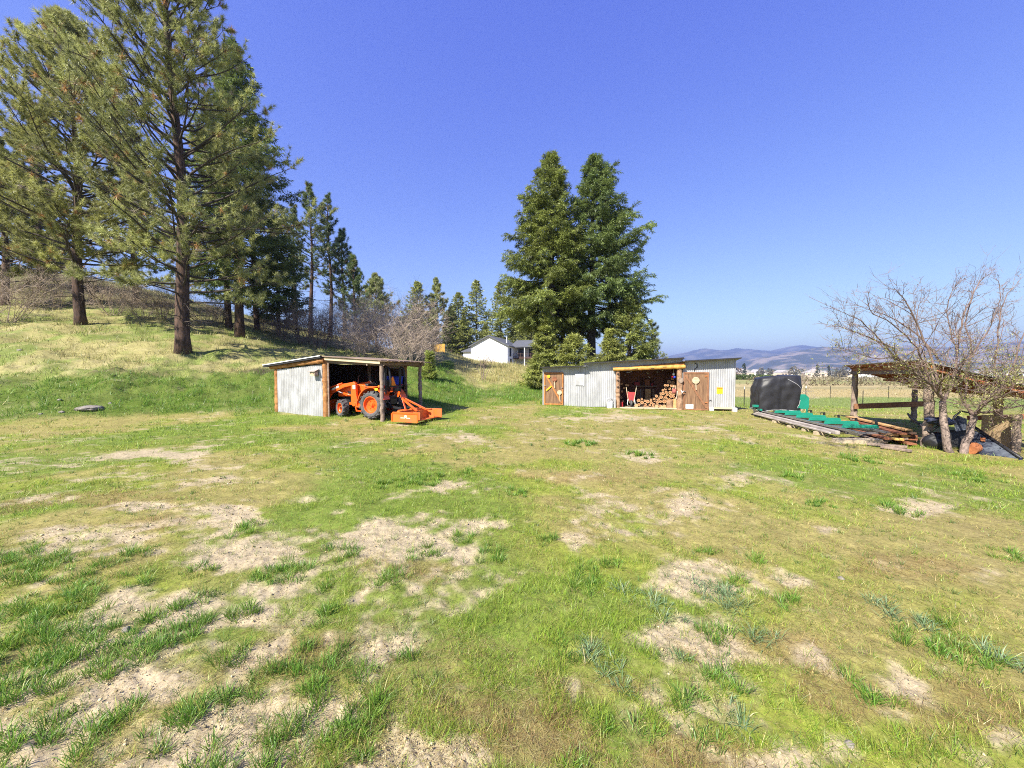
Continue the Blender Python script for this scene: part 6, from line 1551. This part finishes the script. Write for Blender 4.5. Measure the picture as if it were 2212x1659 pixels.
# ------------------------------------------------------------------ bare fruit tree on the right
def fruit_tree():
    rg = np.random.default_rng(77)
    z4 = lambda x, y, D: P((2500 + x / 2.6766) * .72, (800 + y / 2.6766) * .72, D)
    ft = thing('fruit_tree', 'spreading bare fruit tree with a forked trunk just coming into leaf', 'fruit tree', (10.58, 9.2, 0))
    O = Vector(ft.location)
    tk = MB(); br = MB(); nd = Needles()
    def guide(pts, r0, r1, mb=br, n=8):
        p = [z4(*q) - O for q in pts]
        # resample with jitter
        out = []
        for i in range(len(p) - 1):
            for k in range(3): out.append(p[i].lerp(p[i + 1], k / 3))
        out.append(p[-1])
        sm_ = [out[0]] + [(out[i - 1] + out[i] * 2 + out[i + 1]) / 4 for i in range(1, len(out) - 1)] + [out[-1]]
        sm_ = [q + Vector(rg.normal(size=3) * .012) for q in sm_]
        rr = np.linspace(1, 0, len(sm_)) ** .8 * (r0 - r1) + r1
        mb.tube(sm_, rr, n); return sm_, rr
    guide([(940, 1520, 9.25), (905, 1350, 9.25), (888, 1180, 9.3), (880, 1085, 9.3)], .078, .060, tk, 12)
    guide([(1035, 1525, 9.15), (1078, 1400, 9.15), (1112, 1290, 9.15), (1130, 1190, 9.15)], .078, .060, tk, 12)
    limbs = [
     ([(880, 1090, 9.3), (840, 1020, 9.2), (790, 950, 9.1), (700, 890, 8.9), (600, 800, 8.7), (520, 720, 8.5), (470, 640, 8.4)], .06, .014),
     ([(880, 1095, 9.3), (930, 990, 9.4), (970, 880, 9.5), (1000, 700, 9.6), (1010, 560, 9.7), (1060, 350, 9.8), (1160, 140, 9.9), (1250, 60, 9.9)], .062, .007),
     ([(883, 1100, 9.3), (860, 980, 9.4), (800, 760, 9.6), (700, 520, 9.7), (600, 330, 9.6), (560, 240, 9.5), (490, 180, 9.5)], .055, .006),
     ([(790, 950, 9.1), (740, 780, 9.0), (640, 600, 8.8), (480, 470, 8.6), (320, 370, 8.4), (250, 295, 8.3)], .036, .006),
     ([(700, 890, 8.9), (520, 740, 8.6), (370, 580, 8.4), (220, 430, 8.3), (35, 350, 8.2)], .034, .006),
     ([(470, 640, 8.4), (330, 590, 8.2), (180, 530, 8.1), (10, 470, 8.0)], .022, .005),
     ([(520, 720, 8.5), (330, 740, 8.2), (200, 700, 8.1), (75, 655, 8.0)], .022, .005),
     ([(1130, 1195, 9.15), (1060, 1100, 9.3), (1030, 1020, 9.5), (960, 930, 9.7), (880, 800, 9.9), (760, 620, 10.1), (560, 460, 10.2), (400, 380, 10.2), (200, 310, 10.2)], .065, .006),
     ([(1130, 1195, 9.15), (1190, 1120, 9.1), (1270, 1030, 9.1), (1400, 900, 9.1), (1500, 640, 9.2), (1560, 450, 9.2)], .062, .010),
     ([(1135, 1190, 9.1), (1200, 1170, 8.9), (1330, 1150, 8.7), (1530, 1110, 8.5), (1700, 1090, 8.4)], .045, .008),
     ([(1060, 1100, 9.3), (1080, 900, 9.6), (1110, 620, 9.9), (1060, 480, 10.1), (1110, 260, 10.2), (1140, 140, 10.2)], .045, .007),
     ([(1270, 1030, 9.1), (1300, 800, 9.4), (1330, 520, 9.6), (1360, 270, 9.8), (1500, 100, 9.8)], .04, .006),
     ([(1190, 1120, 9.1), (1350, 970, 8.7), (1540, 880, 8.4), (1750, 820, 8.2)], .04, .007),
     ([(1000, 700, 9.6), (930, 480, 9.9), (910, 300, 10.0), (960, 190, 10.0), (1005, 125, 10.0)], .026, .005),
     ([(970, 880, 9.5), (1080, 740, 9.1), (1230, 560, 8.9), (1330, 330, 8.8), (1340, 110, 8.8)], .03, .005),
     ([(860, 980, 9.4), (720, 700, 9.9), (660, 480, 10.0), (690, 300, 10.1), (755, 220, 10.1)], .028, .005),
     ([(1400, 900, 9.1), (1600, 700, 9.2), (1750, 500, 9.2), (1850, 250, 9.2)], .034, .007),
     ([(1130, 1195, 9.15), (1250, 1080, 8.6), (1420, 1010, 8.2), (1600, 980, 8.0)], .035, .006),
     ([(840, 1020, 9.2), (880, 900, 8.8), (1000, 800, 8.5), (1150, 700, 8.3), (1350, 640, 8.2)], .03, .006),
    ]
    def twig(p, d, L, r, lv):
        n = 5; pts = [Vector(p)]; d = Vector(d).normalized()
        for i in range(n):
            d = (d + Vector(rg.normal(size=3) * .10) + Vector((0, 0, .07 if p[2] < 2.4 else .03))).normalized(); pts.append(pts[-1] + d * (L / n))
        br.tube(pts, np.linspace(r, r * .45, n + 1), 4 if lv == 0 else 3, cap=False)
        if lv < 2:
            for k in range(int(rg.integers(3, 7))):
                j = int(rg.integers(1, n + 1)); s = Vector(rg.normal(size=3) * .75) + d
                twig(pts[j], s, L * rg.uniform(.3, .62), max(r * .6, .0027), lv + 1)
        for i in range(1, n + 1):
            h = pts[i].z; low = max(0.0, min(1.0, (3.15 - h) / 1.1))
            if rg.random() < .03 + .17 * low:
                nn = int(1 + 4 * low * rg.random() + (low > .5) * 2)
                cl = (.30, .31, .075) if rg.random() < .6 else ((.40, .37, .17) if rg.random() < .7 else (.20, .23, .06))
                if low < .15: cl = (.20, .13, .10)
                nd.spray(np.array(pts[i]), np.array(d), nn, .036 + .016 * low, .017, np.array(cl), rg, hang=.05, flat=1.0)
    for pts, r0, r1 in limbs:
        s, rr = guide(pts, r0 * .55, r1 * .7)
        for i in range(2, len(s)):
            if rg.random() < .92:
                t = (s[min(i + 1, len(s) - 1)] - s[i - 1]).normalized(); dd = t * .55 + Vector(rg.normal(size=3) * .6) + Vector((0, 0, .05))
                twig(s[i], dd, rg.uniform(.45, 1.15) * (1 if i < len(s) * .6 else .5) * (1 if s[i].z < 2.6 else .75), max(.0042, min(.010, rr[i] * .6)), 0)
    for pts, r0, r1 in limbs:                       # long thin shoots at the limb ends
        p = [z4(*q) - O for q in pts]
        for k in range(7):
            j = int(rg.integers(len(p) // 2, len(p))); t = (p[j] - p[j - 1]).normalized(); a = p[j].lerp(p[j - 1], rg.random())
            twig(a, t * .8 + Vector(rg.normal(size=3) * .42) + Vector((0, 0, .02)), rg.uniform(.4, .85), .0048, 1)
    tk.build('trunk', M['bark_fruit'], ft, smooth=True); b = br.build('branches', M['twig'], ft); b['kind'] = 'stuff'
    v = nd.build('buds', M['buds'], ft); v['kind'] = 'stuff'
fruit_tree()

# ------------------------------------------------------------------ wire fence beyond the shed
GPf = 'steel posts of the wire fence'
def tpost(px, D, h, lab, tip=True):
    x = (px - 1106) / F * D; o = thing('fence_post', lab, 'fence post', (x, D, gz1(x, D)), 0, GPf)
    mb = MB(); mb.beam((0, 0, -.2), (0, 0, h), .022, .022, (1, 0, 0)); mb.beam((0, .014, -.2), (0, .014, h), .008, .035, (1, 0, 0)); mb.build('post', M['black_metal'], o)
    if tip: MB().beam((0, 0, h), (0, 0, h + .14), .028, .028, (1, 0, 0)).build('tip', M['white'], o)
tpost(1609, 21.8, 1.0, 'white tipped steel fence post nearest the end of the wood shed'); tpost(1629, 22.2, 1.2, 'white tipped steel fence post just left of the tarp'); tpost(1742, 23, 1.1, 'steel fence post behind the small pale sapling')
tpost(1795, 34, 1.1, 'thin steel fence post far out in the green field', False); tpost(1921, 34, 1.1, 'thin far fence post seen under the shelter roof', False); tpost(1866, 23, 1.0, 'steel fence post beside the shelter post', False)
def wz_(D, h, px0, px1, lab):
    pts = []
    for k in range(9):
        px = px0 + (px1 - px0) * k / 8; x = (px - 1106) / F * D; pts.append((x, D + .0, gz1(x, D) + h - .02 * math.sin(k * 3.14159)))
    o = MB().tube(pts, .006, 4).build('fence_wire', M['steel'], None); tag(o, lab, 'wire')
wz_(22.2, .95, 1596, 1760, 'upper strand of fence wire behind the tarp'); wz_(22.2, .55, 1596, 1760, 'lower strand of fence wire behind the tarp')
# ------------------------------------------------------------------ white house on the rise
HO = Vector((-.95, 79.0, 3.05)); HRZ = -math.asin(.3)
ho = thing('white_house', 'white two storey house with a dark shingle roof and a balcony on the rise', 'house', HO, HRZ)
W_, He, Ha, Lh = 8.07, 4.05, 6.05, 10.5
mb = MB(); mb.prism([(-W_, -.6), (0, -.6), (0, He), (-W_ / 2, Ha), (-W_, He)], 0, Lh); mb.build('wall', M['siding'], ho)
mb = MB()
for s in (-1, 1):
    e = -W_ if s < 0 else 0; ap = (-W_ / 2, Ha + .02); ex = e + s * .45; ez = He - .22
    n = Vector((0, 0, .16))
    q = [(ap[0], -.4, ap[1] + .16), (ex, -.4, ez + .16), (ex, Lh + .4, ez + .16), (ap[0], Lh + .4, ap[1] + .16)]
    slab(mb, q, .15)
rf = mb.build('roof', M['shingle'], ho)
mb = MB()
for s in (-1, 1):
    e = -W_ if s < 0 else 0; mb.beam((-W_ / 2, -.42, Ha + .04), (e + s * .46, -.42, He - .20), .04, .22)
mb.build('barge_board', M['shingle'], ho)
MB().tube([(-1.2, 3.2, 4.6), (-1.2, 3.2, 6.1)], .13, 10).build('flue', M['white'], ho)
for x, y, z, w, h in ((.03, 2.0, 2.7, 1.0, 1.6), (.03, 2.3, .75, .8, 1.1)):
    f = MB(); f.box((x, y, z), (.06, w + .14, h + .14)); fo = f.build('window', M['black'], ho); MB().box((x + .04, y, z), (.02, w, h)).build('pane', M['glass'], fo)
# porch wing on the right
mb = MB(); mb.prism([(.0, -.6), (6.5, -.6), (6.5, He - .3), (.0, He - .3)], 6.5, 12.0); mb.build('wing_wall', M['siding'], ho)
mb = MB(); slab(mb, [(-.6, 3.6, He - .05), (7.0, 3.6, He - .05), (7.0, 8.6, Ha - .35), (-.6, 8.6, Ha - .35)], .2); slab(mb, [(-.6, 8.6, Ha - .35), (7.0, 8.6, Ha - .35), (7.0, 12.6, He - .1), (-.6, 12.6, He - .1)], .2); mb.build('wing_roof', M['shingle'], ho)
MB().box((3.2, 5.1, 1.55), (6.2, 2.8, .25)).build('deck', M['deck'], ho)
mb = MB()
for k in range(9): mb.box((.2 + k * .75, 3.75, 2.1), (.06, .06, .95))
for z in (1.9, 2.2, 2.55): mb.box((3.2, 3.75, z), (6.2, .05, .05))
mb.build('railing', M['deck'], ho)
for x in (2.6, 6.2): MB().box((x, 3.8, 1.6), (.18, .18, 4.6)).build('porch_post', M['siding'], ho)
for x in (1.2, 3.6): f = MB().box((x, 6.46, 2.7), (1.5, .06, 1.9)).build('window', M['black'], ho); MB().box((x, 6.42, 2.7), (1.36, .02, 1.76)).build('pane', M['glass'], f)
# garage wing on the left
mb = MB(); mb.prism([(-W_ - 3.6, -.2), (-W_, -.2), (-W_, 3.0), (-W_ - 3.6, 3.0)], 4.0, 10); mb.build('garage_wall', M['siding'], ho)
mb = MB(); slab(mb, [(-W_ - 4.0, 3.6, 3.15), (-W_ + .1, 3.6, 3.15), (-W_ + .1, 7.5, 4.7), (-W_ - 2.0, 7.5, 4.7)], .18); mb.build('garage_roof', M['shingle'], ho)
MB().box((-W_ - .9, 3.97, 1.4), (1.2, .06, 2.3)).build('garage_door', M['white'], ho)

# yellow board wall and white tank on the ridge
D = 52; a = P(912, 757, D); b = P(961, 757, D); yb = thing('board_wall', 'bright yellow plywood screen on the crest of the dry slope', 'wall', (a.x, D, gz1((a.x + b.x) / 2, D) - .3))
hh = P(930, 743, D).z - yb.location.z
for k in range(2): MB().box(((b.x - a.x) * (.25 + .5 * k) , 0, hh / 2), ((b.x - a.x) / 2 - .03, .05, hh)).build('panel', M['plywood'], yb)
for k in range(3): MB().box(((b.x - a.x) * k / 2, .08, hh / 2), (.09, .09, hh)).build('post', M['board_old'], yb)
D = 36.0; c = P(757, 723, D); tk_ = thing('propane_tank', 'white round ended tank half hidden in the brush behind the shed', 'tank', (c.x, c.y, c.z), .35)
prof = [(0, -.22), (.22, -.17), (.38, -.06), (.45, .08), (.45, 1.9), (.36, 2.05), (0, 2.15)]
MB().lathe(prof, 20, Matrix.Rotation(math.pi / 2, 4, 'Y')).build('shell', M['white'], tk_, smooth=True)
g0 = gz1(c.x, c.y) - c.z
for x in (.3, 1.6): MB().box((x, 0, (g0 - .2 - .35) / 2), (.16, .6, abs(g0) - .1)).build('leg', M['concrete'], tk_)

# ------------------------------------------------------------------ rocks on the bank
def rock(px, py, D, w, h, seed, lab):
    x = (px - 1106) / F * D; o = crumple('rock', (x, D, gz1(x, D) + h * .12), w / 2, w * .4, h, 'rock', lab, 'rock', seed, .28); return o
rock(190, 890, 15.3, .95, .13, 21, 'broad flat grey rock in the foot of the green bank'); rock(45, 772, 21.5, .26, .08, 22, 'small pale rock on the dry slope near the left edge'); rock(130, 905, 14.8, .2, .06, 23, 'small pale stone left of the broad flat rock')
rock(84, 913, 14.5, .14, .04, 24, 'tiny pale stone lowest left of the broad flat rock'); rock(126, 878, 15.6, .16, .05, 25, 'small white stone in the grass up left of the broad flat rock'); rock(236, 868, 16.0, .16, .06, 26, 'small stone right of the broad flat rock')
rock(1108 - 855 + 0, 1376, 2.9, .06, .035, 27, 'white pebble among the near grass tufts')
rock(1860, 1628, 2.0, .05, .02, 28, 'pale stone on the bare soil at the lower right'); rock(1830, 1262, 3.6, .06, .02, 29, 'pale stone in the thin lawn on the right')
# the bank's shaded undercut is a dark strip in the ground colour
# ------------------------------------------------------------------ far valley: hedge, town, trees
rgv = np.random.default_rng(31)
def clumpmesh(name, w, d, h, n, tone, seed, s=.5, conic=False):
    rg = np.random.default_rng(seed); nd = Needles()
    for i in range(n):
        t = rg.random(); k = (1 - t * .9) if conic else math.sqrt(max(.05, 1 - (2 * t - 1) ** 2)); a = rg.random() * 6.28; q = math.sqrt(rg.random()) * k
        p = np.array([math.cos(a) * q * w / 2, math.sin(a) * q * d / 2, h * (.05 + .95 * t)])
        nd.spray(p, rg.normal(size=3) + np.array([0, 0, .4]), 4, s, s * .55, np.array(tone) * rg.uniform(.7, 1.3), rg, .1, 1.0)
    return nd
GH = 'houses of the distant valley town'
def far_house(x, y, w, d, h, rz, wall, lab):
    o = thing('far_house', lab, 'house', (x, y, float(base_z(np.array([x]), np.array([y]))[0])), rz, GH)
    MB().box((0, 0, h / 2 - .5), (w, d, h + 1)).build('wall', M[wall], o)
    mb = MB(); mb.prism([(-w / 2 - .5, h), (w / 2 + .5, h), (w / 2 - w * .0, h + .3), (0, h + w * .22), (-w / 2, h + .3)], -d / 2 - .4, d / 2 + .4); mb.build('roof', M['far_roof'], o)
    mb = MB()
    for k in range(3): mb.box((-w * .3 + k * w * .3, -d / 2 - .03, h * .55), (w * .13, .06, h * .35))
    mb.build('windows', M['glass'], o)
M['far_roof'] = pmat('far_roof', (.42, .40, .39), (.22, .2, .2), .2, .8)
M['far_tan'] = pmat('far_tan_wall', (.55, .46, .36), None, .3, .8)
for i in range(34):
    px = rgv.uniform(1596, 2260); D = rgv.uniform(420, 760); x = (px - 1106) / F * D
    w = rgv.uniform(10, 24); far_house(x, D, w, rgv.uniform(9, 14), rgv.uniform(3.5, 6), rgv.uniform(-.6, .6), 'white' if rgv.random() < .6 else 'far_tan', 'small pale house or barn of the distant town in the valley')
GT = 'trees of the distant valley town'
protos = []
for k, (w, h, tone, con) in enumerate(((9, 10, (.13, .12, .075), False), (7, 14, (.05, .07, .04), True), (11, 8, (.34, .21, .06), False), (10, 9, (.20, .15, .11), False))):
    o = thing('far_tree', ['grey green round tree in the distant town', 'dark pointed conifer in the distant town', 'orange tinged willow in the distant town', 'brown bare tree in the distant town'][k], 'tree', (0, 0, 0), 0, GT)
    MB().tube([(0, 0, -.5), (0, 0, h * .5)], [.4, .15], 6).build('trunk', M['bark_dark'], o); cr = clumpmesh('crown', w, w, h, 90, tone, 300 + k, 1.7, con).build('crown', M['needles'], o); protos.append(o)
used = [False] * 4
for i in range(78):
    px = rgv.uniform(1590, 2270); D = rgv.uniform(400, 900); k = int(rgv.choice(4, p=[.34, .3, .12, .24])); x = (px - 1106) / F * D; z = float(base_z(np.array([x]), np.array([D]))[0])
    if not used[k]: protos[k].location = (x, D, z); protos[k].scale = (1, 1, 1); used[k] = True
    else: dup(protos[k], (x, D, z), rgv.random() * 6, scale=float(rgv.uniform(.7, 1.3)))
# hedge row and field brush
o = thing('hedge', 'long green hedge row across the tan field beyond the wood shed', 'hedge', (0, 0, 0))
nd = Needles(); rg = np.random.default_rng(5)
for i in range(1500):
    x = rg.uniform((1540 - 1106) / F * 200, (1668 - 1106) / F * 200); y = 200 + rg.normal() * 1.0; z = float(base_z(np.array([x]), np.array([y]))[0]) + 2.4 * rg.random()
    nd.spray(np.array([x, y, z]), rg.normal(size=3), 3, .8, .45, np.array([.10, .14, .035]) * rg.uniform(.7, 1.4), rg, 0, 1.0)
nd.build('foliage', M['needles'], o)
o2 = thing('field_brush', 'low brown brush along the ditch in the tan valley field', 'brush', (0, 0, 0)); o2['kind'] = 'stuff'
nd = Needles()
for i in range(2600):
    y = rg.choice([88, 150, 240]) ; x = rg.uniform(.62, 1.5) * y; y = y + rg.normal() * 3; k = rg.random()
    z = float(base_z(np.array([x]), np.array([y]))[0]) + rg.random() ** 1.6 * (.8 + y * .009) * (.4 + fbm(np.array([x * .05]), np.array([y * .05]), 7, 2)[0])
    nd.spray(np.array([x, y, z]), rg.normal(size=3) + np.array([0, 0, .8]), 3, .45 + y * .004, .16 + y * .001, np.array([.22, .18, .10]) * rg.uniform(.6, 1.3), rg, 0, 1.0)
nd.build('brush_twigs', M['needles'], o2)
# ------------------------------------------------------------------ air
hz = MB().box((0, 0, 215), (23600, 23600, 480))
hm = bpy.data.materials.new('haze_air'); hm.use_nodes = True
hn = hm.node_tree.nodes; hn.remove(hn['Principled BSDF'])
pv = hn.new('ShaderNodeVolumePrincipled'); pv.inputs['Color'].default_value = (.44, .57, .95, 1); pv.inputs['Anisotropy'].default_value = .25; pv.inputs['Density'].default_value = 1.9e-4
hm.node_tree.links.new(pv.outputs[0], hn['Material Output'].inputs['Volume'])
ho_ = hz.build('haze', hm); ho_['kind'] = 'stuff'; ho_['label'] = 'thin blue haze lying over the far valley and mountains'
